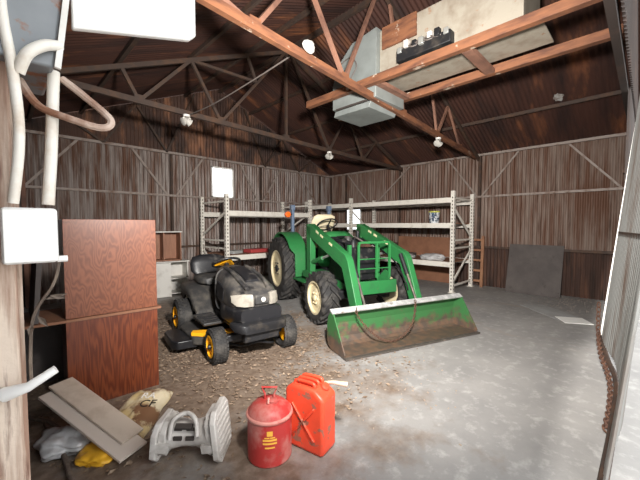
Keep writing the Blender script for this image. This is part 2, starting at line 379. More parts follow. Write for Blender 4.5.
# the two walls beside and behind the camera
wn = corr('y', Y0, Y1, X0-.05, 0, EAVE+.03, -1).build('wall_near', 'tin_dark', sm=60); struct(wn)
for z in (.9, 2.12): B().bar((X0-.02, Y0, z), (X0-.02, Y1, z), .03, .05).build('girt', 'steel', wn)
B().box((.34, Y1-.1, 1.5), (.06, .06, 3.0)).build('corner_stud', 'wood_web', wn)
wf = corr('x', 5.30, X1, Y0, 0, EAVE, -1)
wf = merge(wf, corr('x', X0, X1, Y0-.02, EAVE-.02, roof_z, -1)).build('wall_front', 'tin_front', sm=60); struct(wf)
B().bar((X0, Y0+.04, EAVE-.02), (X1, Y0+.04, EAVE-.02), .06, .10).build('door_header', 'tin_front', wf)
B().box((8.12, .28, 1.54), (.08, .08, 3.08)).build('corner_post', 'tin_front', wf)
B().bar((6.2, .24, 2.2), (8.1, .24, 2.2), .05, .05).build('girt', 'steel', wf)

# roof
def roof_side(x_e, x_r):
    b = B(); n = int((Y1-Y0+.3)/PITCH*6); vs = []
    for i in range(n+1):
        y = Y0-.15+(Y1-Y0+.3)*i/n; o = AMP*math.sin(2*PI*y/PITCH)
        for j in range(2):
            x = x_e+(x_r-x_e)*j; vs.append((x, y, roof_z(x)+o+.02))
    return b.add(vs, [(2*i, 2*i+2, 2*i+3, 2*i+1) for i in range(n)])
rf = merge(roof_side(X1+.12, RX), roof_side(X0-.12, RX)).build('ceiling', 'tin_roof', sm=60); struct(rf)
for x in (.45, 1.2, 2.2, 3.2, 4.95, 5.95, 7.06):
    B().bar((x, Y0, roof_z(x)-.03), (x, Y1, roof_z(x)-.03), .045, .06).build('purlin', 'steel', rf)
B().bar((RX, Y0, RZ-.06), (RX, Y1, RZ-.06), .06, .08).build('ridge_beam', 'steel', rf)
pm = Matrix.Translation((6.89, 1.15, roof_z(6.89)-.012)) @ Matrix.Rotation(math.atan(SL), 4, 'Y')
pb = B(); rr = [(.10+.025*random.uniform(-1, 1)) for _ in range(18)]
pb.prism([(rr[k]*math.cos(2*PI*k/18), rr[k]*.75*math.sin(2*PI*k/18)) for k in range(18)], -.006, .002, pm).build('roof_patch', 'silver_foil', rf)

def truss(name_lab, y, chord, webs, mat_c, mat_w, cs=(.05, .075)):
    """chord = (left point, right point); webs = list of ((x,z)or 't',x ...)"""
    t = thing('roof_truss', name_lab, 'roof truss', (RX, y, EAVE), 0, 'roof trusses')
    o = V((RX, y, EAVE))
    p, q = V(chord[0])-o, V(chord[1])-o
    B().bar(p, q, *cs).build('bottom_chord', mat_c, t)
    def bot(x):
        a, c = V(chord[0]), V(chord[1]); k = (x-a.x)/(c.x-a.x); return a.lerp(c, k)-o
    def top(x): 
        b_ = bot(x); return V((x, o.y+b_.y*.5, roof_z(x)-.10))-o
    B().bar(top(X0), top(RX), .05, .06).build('top_chord', 'steel', t)
    B().bar(top(RX), top(X1), .05, .06).build('top_chord', 'steel', t)
    for w in webs:
        kind, xa, xb = w[:3]
        if kind == 'bt': B().bar(bot(xa), top(xb), .04, .045).build('web', mat_w, t)
        elif kind == 'pt': B().bar(V((xa[0], o.y, xa[1]))-o, top(xb), .04, .04).build('web', mat_w, t)
    for x in sorted({w[1] for w in webs if w[0] == 'bt'}):
        p = bot(x); B().box((p.x, p.y, p.z+.03), (.12, .055, .10)).build('gusset', mat_c, t)
    return t
mid = lambda x1, z1, x2, z2: ((x1+x2)/2, (z1+z2)/2)
truss('dark steel roof truss nearer the window gable, twin floodlights below its chord', 4.93, ((X0, 4.95, 3.17), (X1, 4.95, 3.02)),
      [('bt', 1.43, 1.22), ('bt', 1.43, 2.16), ('bt', 2.64, 2.16), ('bt', 2.64, 3.98), ('bt', 4.0, 4.0), ('bt', 5.2, 4.12), ('bt', 5.2, 5.8), ('bt', 6.4, 5.8), ('bt', 6.4, 6.9),
       ('pt', mid(2.64, 3.12, 3.98, 4.8), 2.16), ('pt', mid(2.64, 3.12, 3.98, 4.8), 3.15), ('pt', mid(5.2, 3.1, 4.12, 4.8), 5.8)], 'steel', 'steel')
truss('orange timber chord roof truss crossing under the two loft joists', 2.8, ((1.2, 2.60, 3.30), (X1, 2.95, 3.06)),
      [('bt', 1.75, 1.2), ('bt', 1.75, 2.3), ('bt', 3.1, 2.55), ('bt', 3.1, 3.85), ('bt', 4.6, 4.2), ('bt', 5.9, 5.55), ('bt', 5.9, 6.35), ('bt', 7.1, 6.35)], 'wood_orange', 'wood_web', (.06, .09))
def lights_twin(x, y, z, label, g='twin floodlights on the trusses'):
    t = thing('floodlight', label, 'light', (x, y, z), 0, g)
    B().lathe([(.05, .0), (.05, .03)], 16).build('mounting_plate', 'white_paint', t)
    for s in (-1, 1):
        mx = Matrix.Translation((s*.05, 0, -.02)) @ Matrix.Rotation(s*R(60), 4, 'Y') @ Matrix.Rotation(PI, 4, 'X')
        B().lathe([(.018, -.01), (.025, .04), (.055, .11), (.06, .125), (.03, .135)], 16, mx).build('bulb', 'glass_white', t)
lights_twin(2.06, 4.9, 3.06, 'twin floodlight on the dark steel truss, nearest the left end')
lights_twin(5.15, 4.9, 3.0, 'twin floodlight on the dark steel truss above the tractor')
lights_twin(5.95, 2.83, 3.06, 'twin floodlight under the orange truss chord, right of the duct')
t = thing('lamp_holder', 'round white lampholder on the orange timber chord', 'light', (2.40, 2.60, 3.33))
fm = Matrix.Rotation(R(70), 4, 'X')
B().lathe([(.075, 0), (.075, .02), (.055, .045), (.03, .05)], 20, fm).build('holder_body', 'white_paint', t)
B().lathe([(.025, .05), (.028, .07), (.01, .075)], 14, fm).build('socket', 'glass_white', t)
tag(B().tube(smooth_path([(2.1, 4.87, 3.10), (2.15, 4.2, 3.10), (2.25, 3.3, 3.2), (2.38, 2.67, 3.34)]), .008, 6).build('light_cable', 'cable'), 'thin grey cable sagging from the white lampholder to the far truss', 'cable')

# loft joists with the furnace
for x, y1, lab in ((3.65, 3.95, 'orange timber loft joist under the wired edge of the furnace, nearer the camera'), (4.49, 4.02, 'orange timber loft joist farther right, beneath the back of the furnace')):
    tag(B().bar((0, Y0+.03-2, 0), (0, y1-2, 0), .085, .10).build('loft_joist', 'wood_orange', loc=(x, 2, 3.39), bev=.004), lab, 'beam', 'loft joists')
for y, z in ((2.62, 3.365), (1.45, 3.365)):
    tag(B().bar((-.372, 0, 0), (.372, 0, 0), .11, .05).build('cross_block', 'wood_web', loc=(4.07, y, z-.0)), 'pale timber block between the joists '+('beside the grey duct' if y > 2 else 'near the open end of the furnace'), 'wood block')
t = thing('furnace', 'cream sheet-metal furnace lying on the loft joists with wiring exposed', 'furnace', (4.08, 1.8, 3.45))
B().box((.04, 0, .33), (.66, 1.72, .62)).build('cabinet', 'cream_tin', t, bev=.01)
B().box((.02, -.06, .012), (.60, 1.9, .014)).build('bottom_panel', 'cream_tin', t)
B().box((-.34, .18, .14), (.12, .7, .14)).build('control_tray', 'black_metal', t, bev=.01)
for k in range(7):
    y = -.12+k*.1
    B().box((-.38-.02*(k % 2), y, .2+.02*(k % 3)), (.07, .06, .07+.02*(k % 2))).build('valve', ('silver', 'black_metal', 'grey_plastic')[k % 3], t, bev=.008)
for k in range(4):
    B().tube(smooth_path([(-.38, .5-.1*k, .2), (-.40, .40-.1*k, .235), (-.41, .3-.1*k, .18), (-.36, .16-.1*k, .21)]), .009, 6).build('wire', 'cable', t)
B().box((-.31, .55, .5), (.03, .5, .28)).build('access_panel', 'wood_orange', t)
t = thing('duct_plenum', 'grey metal duct plenum with a slanting hood outlet between the joists', 'duct', (4.07, 3.1, 3.2))
prof = [(-.44, .0), (-.44, .92), (-.02, .86), (.22, .66), (.36, .36), (.36, .0)]
B().prism(prof, -.36, .36, YZ).build('duct_body', 'grey_tin', t, bev=.006)
B().prism([(.05, -.02), (.33, -.02), (.36, -.10), (-.30, -.10), (-.34, -.02)], -.33, .33, YZ).build('outlet_hood', 'grey_tin', t, bev=.004)
B().box((-.345, .0, -.012), (.06, .56, .02)).build('slot', 'dark_gap', t)
B().tube(smooth_path([(-.37, .2, .62), (-.38, .0, .66), (-.38, -.12, .5), (-.38, .02, .3), (-.38, -.15, .18), (-.38, -.4, .25)]), .009, 6).build('wire', 'cable', t)

# hanging sheet door at the right of the opening
d = struct(thing('door_1', None, None, (5.2, .2, 0)))
b = B(); n = int(3.0/PITCH*6); vs = []
for i in range(n+1):
    u = 3.0*i/n; o = AMP*math.sin(2*PI*u/PITCH)
    for z in (.10, 1.0, 2.0, 2.95):
        yb = max(.15-.16*u, -.09); lean = -.085*z
        if z < .2: yb += .03*math.sin(u*5)*.5
        vs.append((-u, yb+lean+o, z))
b.add(vs, [(4*i+j, 4*i+4+j, 4*i+5+j, 4*i+1+j) for i in range(n) for j in range(3)])
b.build('door_sheet', 'door_tin', d, sm=60)
B().bar((0.02, .15, .02), (.02, -.12, 2.95), .05, .07, (1, 0, 0)).build('edge_frame', 'white_paint', d)  # white colour stands for sunlight on the end of the door
B().tube(smooth_path([(.02, .17, .09), (-.8, .045, .07), (-1.5, -.065, .06), (-3.0, -.075, .06)]), .025, 8).build('bottom_rail', 'steel', d)
B().bar((.0, .02, 1.35), (-1.5, -.22, 1.35), .05, .05).build('mid_rail', 'steel', d)
def chain(path, lr, th, name, m, label, loc=(0, 0, 0)):
    P = smooth_path(path, 14); b = B(); d_ = 0; last = P[0]; k = 0
    step = lr*2.6
    acc = [P[0]]
    for i in range(1, len(P)):
        seg = (P[i]-P[i-1]).length
        while d_+seg >= step*len(acc):
            f = (step*len(acc)-d_)/seg; acc.append(P[i-1].lerp(P[i], f))
        d_ += seg
    for i in range(len(acc)-1):
        c = (acc[i]+acc[i+1])/2; t_ = (acc[i+1]-acc[i]).normalized(); nn = t_.orthogonal().normalized(); bb = t_.cross(nn)
        if i % 2: nn = bb
        ring_ = [c+t_*(lr*1.7*math.cos(2*PI*j/10))+nn*(lr*math.sin(2*PI*j/10)) for j in range(10)]
        b.tube(ring_, th, 5, True)
    o = b.build(name, m, loc=loc, sm=60); tag(o, label, 'chain'); return o
chain([(5.2, .39, .50), (5.0, .37, .20), (4.5, .31, .10), (3.9, .20, .05), (3.4, .165, .03), (2.9, .16, .03)], .022, .007, 'door_chain', 'rust_chain', 'rusty chain drooping along the foot of the sheet door at right')

# ------------------------------------------------------------------ electrical post at the left edge
post = thing('electrical_post', 'weathered timber post at the left edge of the view', 'post', (0, 1.12, 0))
B().box((-.018, 0, 1.54), (.096, .16, 3.08)).build('timber', 'post_wood', post, bev=.006)
B().box((.036, .04, 1.5), (.012, .05, 3.0)).build('batten', 'post_wood', post)
t = thing('breaker_panel', 'grey breaker panel with rust patches and white lifted cover', 'electrical panel', (.04, 1.0, 1.82))
B().prism([(-.06, 0), (.068, 0), (.10, .26), (.10, .5), (-.06, .5)], -.24, -.0, XZ).build('panel_box', 'panel_grey', t, bev=.006)
B().bar((.074, -.004, .0), (.106, -.004, .26), .010, .012).build('panel_rim', 'white_paint', t)
B().prism([(.105, .105), (.392, .188), (.412, .208), (.412, .62), (.105, .62)], -.012, .006, XZ).build('cover', 'white_overexposed', t, bev=.004)
t = thing('junction_box', 'bright white junction box at the end of the conduits', 'electrical box', (.055, 1.04, 1.36))
B().box((0, 0, .065), (.10, .07, .13)).build('box_body', 'white_overexposed', t, bev=.008)
B().box((0, -.037, .065), (.094, .006, .122)).build('cover_plate', 'white_overexposed', t, bev=.002)
B().lathe([(.008, 0), (.008, .02)], 10, Matrix.Translation((.05, 0, .005)) @ Matrix.Rotation(R(90), 4, 'Y')).build('screw_hub', 'white_overexposed', t)
tag(B().tube(smooth_path([(.112, 1.05, 1.83), (.108, 1.05, 1.75), (.101, 1.05, 1.62), (.092, 1.05, 1.50)]), .0128, 12).build('conduit', 'conduit'), 'white conduit running from the breaker panel down to the junction box', 'conduit', 'conduits')
tag(B().tube(smooth_path([(.02, 1.02, 2.3), (.02, 1.0, 1.95), (.035, 1.0, 1.80), (.042, 1.0, 1.65), (.028, 1.02, 1.50)]), .0105, 12).build('conduit', 'conduit'), 'leftmost bent white conduit hugging the timber post', 'conduit', 'conduits')
tag(B().tube(smooth_path([(.12, 1.0, 1.875), (.09, .985, 1.86), (.06, .985, 1.83), (.045, 1.0, 1.79)]), .012, 12).build('conduit_elbow', 'conduit'), 'short white elbow entering the face of the breaker panel', 'conduit')
tag(B().tube(smooth_path([(.13, 1.06, 1.82), (.17, 1.03, 1.78), (.22, 1.0, 1.725), (.20, 1.0, 1.70), (.13, 1.02, 1.715), (.08, 1.05, 1.74), (.05, 1.08, 1.80)]), [.009]*37, 8).build('strap_loop', 'strap_rust'), 'peeling cream and rust loop of strap behind the conduit', 'strap')
tag(B().tube([(.0, 1.03, 1.06), (.04, 1.0, 1.075), (.09, .995, 1.103)], [.017, .011, .010], 12).build('handle_pipe', 'white_overexposed'), 'short white pipe handle sticking out of the timber post', 'handle')
vb = B().tube(smooth_path([(.115, 1.08, 1.37), (.10, 1.08, 1.30), (.06, 1.1, 1.22), (.05, 1.1, 1.12), (.05, 1.1, 1.04)]), .004, 5)
for p, dr in (((.09, 1.08, 1.27), (.05, 0, -.02)), ((.08, 1.08, 1.26), (.07, .01, .01)), ((.065, 1.09, 1.22), (.03, 0, -.05)), ((.055, 1.09, 1.2), (-.01, 0, -.04))):
    p, dr = V(p), V(dr); dr = dr*.7; s_ = dr.cross(V((0, 1, 0))).normalized()*.007
    vb.add([p, p+dr*.5+s_, p+dr, p+dr*.5-s_, p+dr*.5+V((0, .006, 0))], [(0, 1, 4), (1, 2, 4), (2, 3, 4), (3, 0, 4)])
tag(vb.build('dead_vine', 'vine'), 'withered vine twig with curled leaves below the white box', 'vine')

# ------------------------------------------------------------------ plywood cabinets, left
def ply_cabinet(label, z, h, pm_, x0=.35, x1=1.0, y0=3.1, dep=.45):
    t = thing('plywood_cabinet', label, 'cabinet', ((x0+x1)/2, y0, z), R(-3), 'stacked plywood cabinets')
    w = x1-x0
    B().box((0, .009, h/2), (w, .018, h)).build('back_panel', pm_, t, bev=.002)
    for s in (-1, 1): B().box((s*(w/2-.009), .018+dep/2, h/2), (.018, dep, h)).build('side_panel', pm_, t)
    B().box((0, .018+dep/2, h-.009), (w, dep, .018)).build('top_panel', pm_, t)
    B().box((0, .018+dep/2, .03), (w, dep, .018)).build('bottom_panel', pm_, t)
    return t
ply_cabinet('red-brown plywood cabinet standing on the floor, lower of the stack', 0, .70, 'plywood_red')
t = ply_cabinet('red-brown plywood cabinet stacked on top, wavy grain and dark edge', .725, .77, 'plywood')
tag(B().box((0, 0, 0), (1.02, .5, .02)).build('shelf_plank', 'board_brown', loc=(.53, 3.34, .7125), rz=R(-3)), 'thin plank sandwiched between the two plywood cabinets', 'plank')
for k in range(4):
    pass
b = B().box((0, 0, .31), (.03, .5, .62), Matrix.Rotation(R(4), 3, 'Y'))
tag(b.build('weathered_panel', 'board_dark', loc=(.2, 3.36, .73)), 'grey weathered panel standing on the plank left of the plywood', 'panel')
tag(B().box((0, 0, .33), (.5, .02, .66), Matrix.Rotation(R(-8), 3, 'X')).build('weathered_panel', 'board_dark', loc=(.24, 3.9, .0)), 'dark panel leaning in the shadow behind the plywood cabinet', 'panel')
# white and brown shelf units against the gable wall
t = thing('white_cabinet', 'low off-white open cabinet with shelves by the gable wall', 'cabinet', (2.42, 6.95, 0), R(-8))
w, h, dd = .80, .70, .42
for x in (-w/2+.01, .06, w/2-.01): B().box((x, 0, h/2), (.02, dd, h)).build('side_panel', 'offwhite_cab', t)
B().box((0, dd/2-.006, h/2), (w, .012, h)).build('back_panel', 'offwhite_cab', t)
B().box((0, -.01, h+.01), (w+.05, dd+.04, .022)).build('top_panel', 'offwhite_cab', t, bev=.003)
B().box((-w/4+.02, -dd/2-.008, h/2), (w/2+.06, .018, h-.02)).build('door', 'offwhite_cab', t, bev=.003)
for z in (.06, .36): B().box((w/4+.03, 0, z), (w/2-.08, dd-.02, .018)).build('shelf', 'offwhite_cab', t)
t = thing('shelf_unit', 'brown open shelf box standing on the white cabinet', 'shelf', (2.36, 6.98, .724), R(-8))
w, h, dd = .70, .58, .36
for x in (-w/2+.01, .02, w/2-.01): B().box((x, 0, h/2), (.02, dd, h)).build('side_panel', 'brown_lam', t)
B().box((0, dd/2-.006, h/2), (w, .012, h)).build('back_panel', 'brown_lam', t)
B().box((0, 0, .01), (w, dd, .02)).build('bottom_panel', 'brown_lam', t)
B().box((0, -.01, h+.008), (w+.03, dd+.03, .02)).build('top_panel', 'offwhite_cab', t)

# ------------------------------------------------------------------ pallet racks
def rack_post(par, x, y, H, face):
    b = B().box((x, y, H/2), (.075, .075, H)); b.cur = 1
    for k in range(int(H/.075)-1):
        z = .08+k*.075
        if face == 'x': b.box((x-.038, y, z), (.004, .024, .032)); b.box((x, y-.038, z), (.024, .004, .032))
        else: b.box((x, y-.038, z), (.024, .004, .032)); b.box((x-.038, y, z), (.004, .024, .032))
    b.build('upright', ('rack', 'holes'), par)
    B().box((x, y, .006), (.12, .12, .012)).build('foot_plate', 'rack', par)
def rack(label, loc, bays, depth, H, levels, along):
    """bays: positions along the face; the face is at 0, depth goes positive"""
    t = thing('pallet_rack', label, 'pallet rack', loc, 0, 'pallet racks')
    P = (lambda a, dp, z: (a, dp, z)) if along == 'x' else (lambda a, dp, z: (dp, a, z))
    for a in bays:
        for dp in (0, depth):
            p = P(a, dp, 0); rack_post(t, p[0], p[1], H, 'y' if along == 'x' else 'x')
        for z in (.15, .95, 1.12, H-.15): B().bar(P(a, 0, z), P(a, depth, z), .03, .035).build('crossbar', 'rack', t)
        B().bar(P(a, 0, .2), P(a, depth, .9), .03, .035).build('diagonal_bar', 'rack', t)
        (B().bar(P(a, 0, 1.85), P(a, depth, 1.15), .03, .035) if along == 'y' else B().bar(P(a, depth, 1.2), P(a, 0, H-.35), .03, .035)).build('diagonal_bar', 'rack', t)
    for i in range(len(bays)-1):
        for z in levels:
            for dp in (0, depth):
                B().bar(P(bays[i]+.03, dp, z), P(bays[i+1]-.03, dp, z), .05, .11).build('beam', 'rack', t, bev=.004)
    return t
# left rack along the gable wall
r1 = rack('cream pallet rack parallel to the window gable, behind the mower', (3.41, 6.2, 0), (0, 2.38), 1.15, 2.10, (.75, 1.70), 'x')
B().box((1.19, .58, .80), (2.3, 1.1, .02)).build('shelf_board', 'board_brown', r1)
# right rack along the eave wall
r2 = rack('cream pallet rack of two bays along the right-hand wall behind the tractor', (6.86, 2.91, 0), (0, 2.80, 4.6), 1.06, 2.17, (.60, 1.44, 1.98), 'y')
B().box((.53, 1.4, .64), (1.0, 2.7, .02)).build('shelf_board', 'board_brown', r2)
B().box((.53, 1.4, 1.485), (1.0, 2.7, .02)).build('shelf_board', 'board_brown', r2)
# things on the racks
t = thing('paint_pail', 'printed blue-grey pail with yellow-green lid on the middle rack level', 'pail', (6.98, 3.385, 1.495))
B().lathe([(.10, 0), (.118, .24)], 24).build('pail_body', 'pail', t)
B().lathe([(.124, .235), (.124, .26), (.1, .265)], 24).build('lid', 'yellow_lid', t)
B().tube(arc((0, 0, .2), .125, -160, -20, 12, 'yz'), .004, 6).build('handle', 'silver', t)
def blob(name, m, label, cat, loc, dims, seed, rz=0, amp=.25, grp=None):
    bm = bmesh.new(); bmesh.ops.create_icosphere(bm, subdivisions=4, radius=1)
    for v in bm.verts:
        nz = noise.fractal(v.co*1.6+V((seed, seed*.7, 0)), 1, 2, 4)
        v.co *= 1+amp*nz
        v.co.x *= dims[0]/2; v.co.y *= dims[1]/2; v.co.z = max(v.co.z, -.75)*dims[2]/2+dims[2]*.375
    me = bpy.data.meshes.new(name); bm.to_mesh(me); bm.free(); me.materials.append(M[m]); me.shade_smooth()
    o = bpy.data.objects.new(name, me); C.collection.objects.link(o); o.location = loc; o.rotation_euler = (0, 0, rz)
    return tag(o, label, cat, grp)
blob('cement_bag', 'plastic_clear', 'grey-white plastic bundle on the lower level of the right rack', 'bag', (7.0, 3.42, .652), (.36, .58, .18), 3.3)
blob('grey_bundle', 'cardboard_grey', 'small dark grey bundle beside the plastic one on the right rack', 'bag', (7.0, 4.05, .652), (.3, .40, .13), 5.1)
tag(B().box((0, 0, .05), (.36, .28, .10)).build('flat_box', 'board_dark', loc=(7.4, 4.25, .652), rz=.2, bev=.004), 'flat dark box at the back of the lower rack level', 'box')
for (x, y, sx, sy, sz, m, lab) in ((4.35, 6.5, .55, .3, .08, 'red_cloth', 'flat red parcel lying on the low shelf of the left rack'), (5.05, 6.55, .4, .3, .06, 'paper', 'pale packet on the low shelf of the left rack, beside the tractor wheel'), (3.75, 6.5, .3, .24, .07, 'cardboard_grey', 'grey packet on the low shelf near the left rack upright')):
    tag(B().box((0, 0, sz/2), (sx, sy, sz)).build('packet', m, loc=(x, y, .812), rz=random.uniform(-.3, .3), bev=.01), lab, 'packet', 'packets on the left rack')
tag(B().box((0, 0, .57), (.03, 1.55, 1.14), Matrix.Rotation(R(3), 3, 'Y')).build('brown_sheet', 'board_brown', loc=(8.0, 4.15, .0), bev=.002), 'wide rust-brown panel leaning on the wall behind the right rack', 'panel')
t = thing('wooden_ladder', 'short wooden ladder leaning on the wall right of the racks', 'ladder', (8.0, 2.83, 0), 0)
tl = Matrix.Rotation(R(3), 3, 'Y')
for s in (-1, 1): B().box(tl @ V((0, s*.13, .6)), (.05, .06, 1.2), tl).build('rail', 'ladder_wood', t)
for k in range(5): B().box(tl @ V((0, 0, .14+k*.24)), (.03, .24, .05), tl).build('rung', 'ladder_wood', t)
tag(B().box((.145, 0, .515), (.02, .98, 1.06), Matrix.Rotation(R(15), 3, 'Y')).build('leaning_board', 'board_dark', loc=(7.83, 1.66, .0), bev=.002), 'big dark grey square board leaning against the right-hand wall', 'board')
tag(B().box((0, 0, .004), (.95, .42, .006)).build('cardboard_sheet', 'cardboard_grey', loc=(6.5, 1.10, .001), rz=R(45)), 'flat grey cardboard strip lying on the concrete before the dark board', 'cardboard')
tag(B().box((0, 0, .010), (.34, .36, .008)).build('paper_sheet', 'paper', loc=(6.13, .74, .001), rz=R(30)), 'bright white sheet on the floor at the end of the grey cardboard', 'paper')

# ------------------------------------------------------------------ wheels
def wheel_axis(): return Matrix.Rotation(R(90), 4, 'X')      # lathe z -> -y
def ag_wheel(par, name, x, y, r, w, rr, nl, side, rim_m, lug_h=.035, front=False):
    """side -1: outer face towards -y"""
    t = thing(name, None, None, (x, y, r)); t.parent = par
    mx = wheel_axis()
    br = r-lug_h
    b = B().lathe([(rr, -w*.40), (rr+.03, -w*.46), (rr+(br-rr)*.6, -w*.5), (br-.02, -w*.47), (br, -w*.36), (br+.004, 0), (br, w*.36), (br-.02, w*.47), (rr+(br-rr)*.6, w*.5), (rr+.03, w*.46), (rr, w*.40)], 48, mx, False)
    for k in range(nl):
        for s in (-1, 1):
            a0 = 2*PI*(k+(.5 if s > 0 else 0))/nl; da = 2*PI/nl*1.25; wd = 2*PI*r/nl*.17
            secs = []
            for q in range(4):
                f = q/3; a = a0-da*f; yy = s*(w*-.03+w*.52*f)
                rt = r-(.012 if q == 3 else 0); rb = br-.02-(.05*r if q == 3 else 0)
                cs_, sn = math.cos(a), math.sin(a); tx, tz = -sn*wd, cs_*wd
                secs.append([(cs_*rb-tx, yy, sn*rb-tz), (cs_*rt-tx*.75, yy, sn*rt-tz*.75), (cs_*rt+tx*.75, yy, sn*rt+tz*.75), (cs_*rb+tx, yy, sn*rb+tz)])
            b.loft(secs)
    b.build('tire', 'rubber', t, sm=40)
    o = side*w*.44
    rim = B().lathe([(rr+.012, o), (rr-.012, o), (rr-.022, o-side*.035), (rr*.62, o-side*.045), (rr*.45, o-side*.025), (.03, o-side*.02), (.03, o-side*.2), (rr, o-side*.22), (rr+.012, o-side*.22)], 40, mx.inverted() if False else Matrix.Rotation(R(90), 4, 'X') @ Matrix.Scale(-1, 4, (0, 0, 1)), False)
    rm = rim.build('rim', rim_m, t, sm=30)
    hb = B().lathe([(rr*.20, o-side*.05), (rr*.20, o-side*.0), (rr*.12, o+side*.01), (.005, o+side*.012)], 16, Matrix.Rotation(R(90), 4, 'X') @ Matrix.Scale(-1, 4, (0, 0, 1)), False)
    for k in range(6):
        a = 2*PI*k/6; hb.box((rr*.34*math.cos(a), o-side*.02, rr*.34*math.sin(a)), (.022, .03, .022))
    hb.build('hub', 'black_metal' if r > .5 else 'rim_cream' if rim_m == 'rim_cream' else 'black_plastic', rm)
    return t

# ------------------------------------------------------------------ the green tractor
T = thing('tractor', 'green compact tractor with front loader parked in the middle of the shed', 'tractor', (4.58, 4.80, 0), R(250.7))
for s in (-1, 1):
    ag_wheel(T, 'rear_wheel', 0, s*.64, .61, .36, .34, 22, s, 'rim_cream', .055)
    ag_wheel(T, 'front_wheel', 1.75, s*.67, .385, .27, .235, 18, s, 'rim_cream', .034)
B().loft([ring(-.35, 0, .62, .18, .2), ring(.0, 0, .62, .24, .24), ring(.5, 0, .58, .2, .2), ring(.9, 0, .58, .17, .18)]).build('transmission', 'black_metal', T)
B().lathe([(.09, -.5), (.11, -.25), (.11, .25), (.09, .5)], 16, Matrix.Translation((0, 0, .61)) @ wheel_axis()).build('rear_axle', 'green', T)
B().box((1.75, 0, .40), (.14, 1.05, .13)).build('front_axle', 'black_metal', T, bev=.02)
for s in (-1, 1):
    B().box((1.72, s*.50, .40), (.16, .12, .26)).build('axle_knuckle', 'black_metal', T, bev=.03)
    # fenders: arched strip over the wheel and an upright panel in front of it
    arcp = arc((0, 0, .61), .69, 150, 38, 14); b = B(); rings = []
    arcp = arcp+[(.60, 0, .92), (.62, 0, .52)]
    for i, p in enumerate(arcp):
        q = V(p)
        dirn = (V(arcp[min(i+1, len(arcp)-1)])-V(arcp[max(i-1, 0)])).normalized(); nn = V((-dirn.z, 0, dirn.x))*.018
        wy0, wy1 = (.40, .72) if i < 15 else (.38, .64)
        rings.append([(q.x+nn.x, s*wy0, q.z+nn.z), (q.x+nn.x, s*wy1, q.z+nn.z), (q.x-nn.x, s*wy1, q.z-nn.z), (q.x-nn.x, s*wy0, q.z-nn.z)])
    b.loft(rings); fe = b.build('fender', 'green', T, bev=.008)
    B().prism([(-.55, .62), (-.5, 1.0), (-.3, 1.22), (0, 1.30), (.3, 1.22), (.52, 1.02), (.58, .52), (-.3, .5)], -s*.40, -s*.375, XZ).build('fender_side', 'green', fe)
    B().box((.78, s*.43, .49), (.62, .46, .03)).build('foot_step', 'green', T, bev=.006)
    # folded rollover posts
    B().box((-.12, s*.41, 1.22), (.075, .06, 1.24)).build('rollover_post', 'bluegrey', T, bev=.008)
    B().box((-.12, s*.41, 1.80), (.11, .085, .10)).build('post_bracket', 'bluegrey', T, bev=.008)
t_ = B().box((-.10, -.47, 1.66), (.04, .08, .03)).build('light_bracket', 'black_metal', T)
B().lathe([(.02, -.04), (.055, -.035), (.06, .0), (.055, .035), (.02, .04)], 18, Matrix.Translation((-.08, -.53, 1.66)) @ Matrix.Rotation(R(90), 4, 'Y')).build('warning_lamp', 'amber', T)
# seat, tipped forward towards the wheel
b = B().loft([ring(-.05, 0, 1.0, .2, .05), ring(.02, 0, 1.02, .24, .07), ring(.26, 0, 1.06, .24, .07), ring(.34, 0, 1.07, .2, .05)]); b.build('seat', 'seat_cream', T, sm=60)
rings = []
for k, (z, x, hw) in enumerate(((1.12, .24, .18), (1.22, .29, .225), (1.40, .39, .245), (1.53, .46, .245), (1.61, .505, .22), (1.65, .52, .15))):
    th = .06 if k < 5 else .03
    rings.append([(x+th*math.sin(2*PI*i/20)*(1 if k < 5 else .7), hw*math.copysign(abs(math.cos(2*PI*i/20))**.6, math.cos(2*PI*i/20)), z) for i in range(20)])
B().loft(rings).build('backrest', 'seat_cream', T, sm=60)
B().box((.14, 0, .86), (.36, .34, .2)).build('seat_base', 'black_metal', T, bev=.02)
# console and steering wheel
b = B().loft([ring(.74, 0, .98, .25, .30, 5), ring(.85, 0, 1.02, .27, .32, 5), ring(1.02, 0, 1.03, .26, .31, 4), ring(1.08, 0, 1.02, .22, .27, 4)]); b.build('console', 'green', T, sm=50)
sm_ = Matrix.Translation((.62, 0, 1.46)) @ Matrix.Rotation(R(-32), 4, 'Y')
o = B().tube([sm_ @ V((.19*math.cos(2*PI*k/28), .19*math.sin(2*PI*k/28), 0)) for k in range(28)], .014, 8, True)
for k in range(3):
    a = 2*PI*k/3; o.bar(sm_ @ V((.02, 0, -.03)), sm_ @ V((.18*math.cos(a), .18*math.sin(a), 0)), .022, .012)
sw = o.build('steering_wheel', 'black_plastic', T, sm=50)
B().tube([sm_ @ V((0, 0, -.02)), (.86, 0, 1.22)], .025, 10).build('steering_column', 'black_metal', sw)
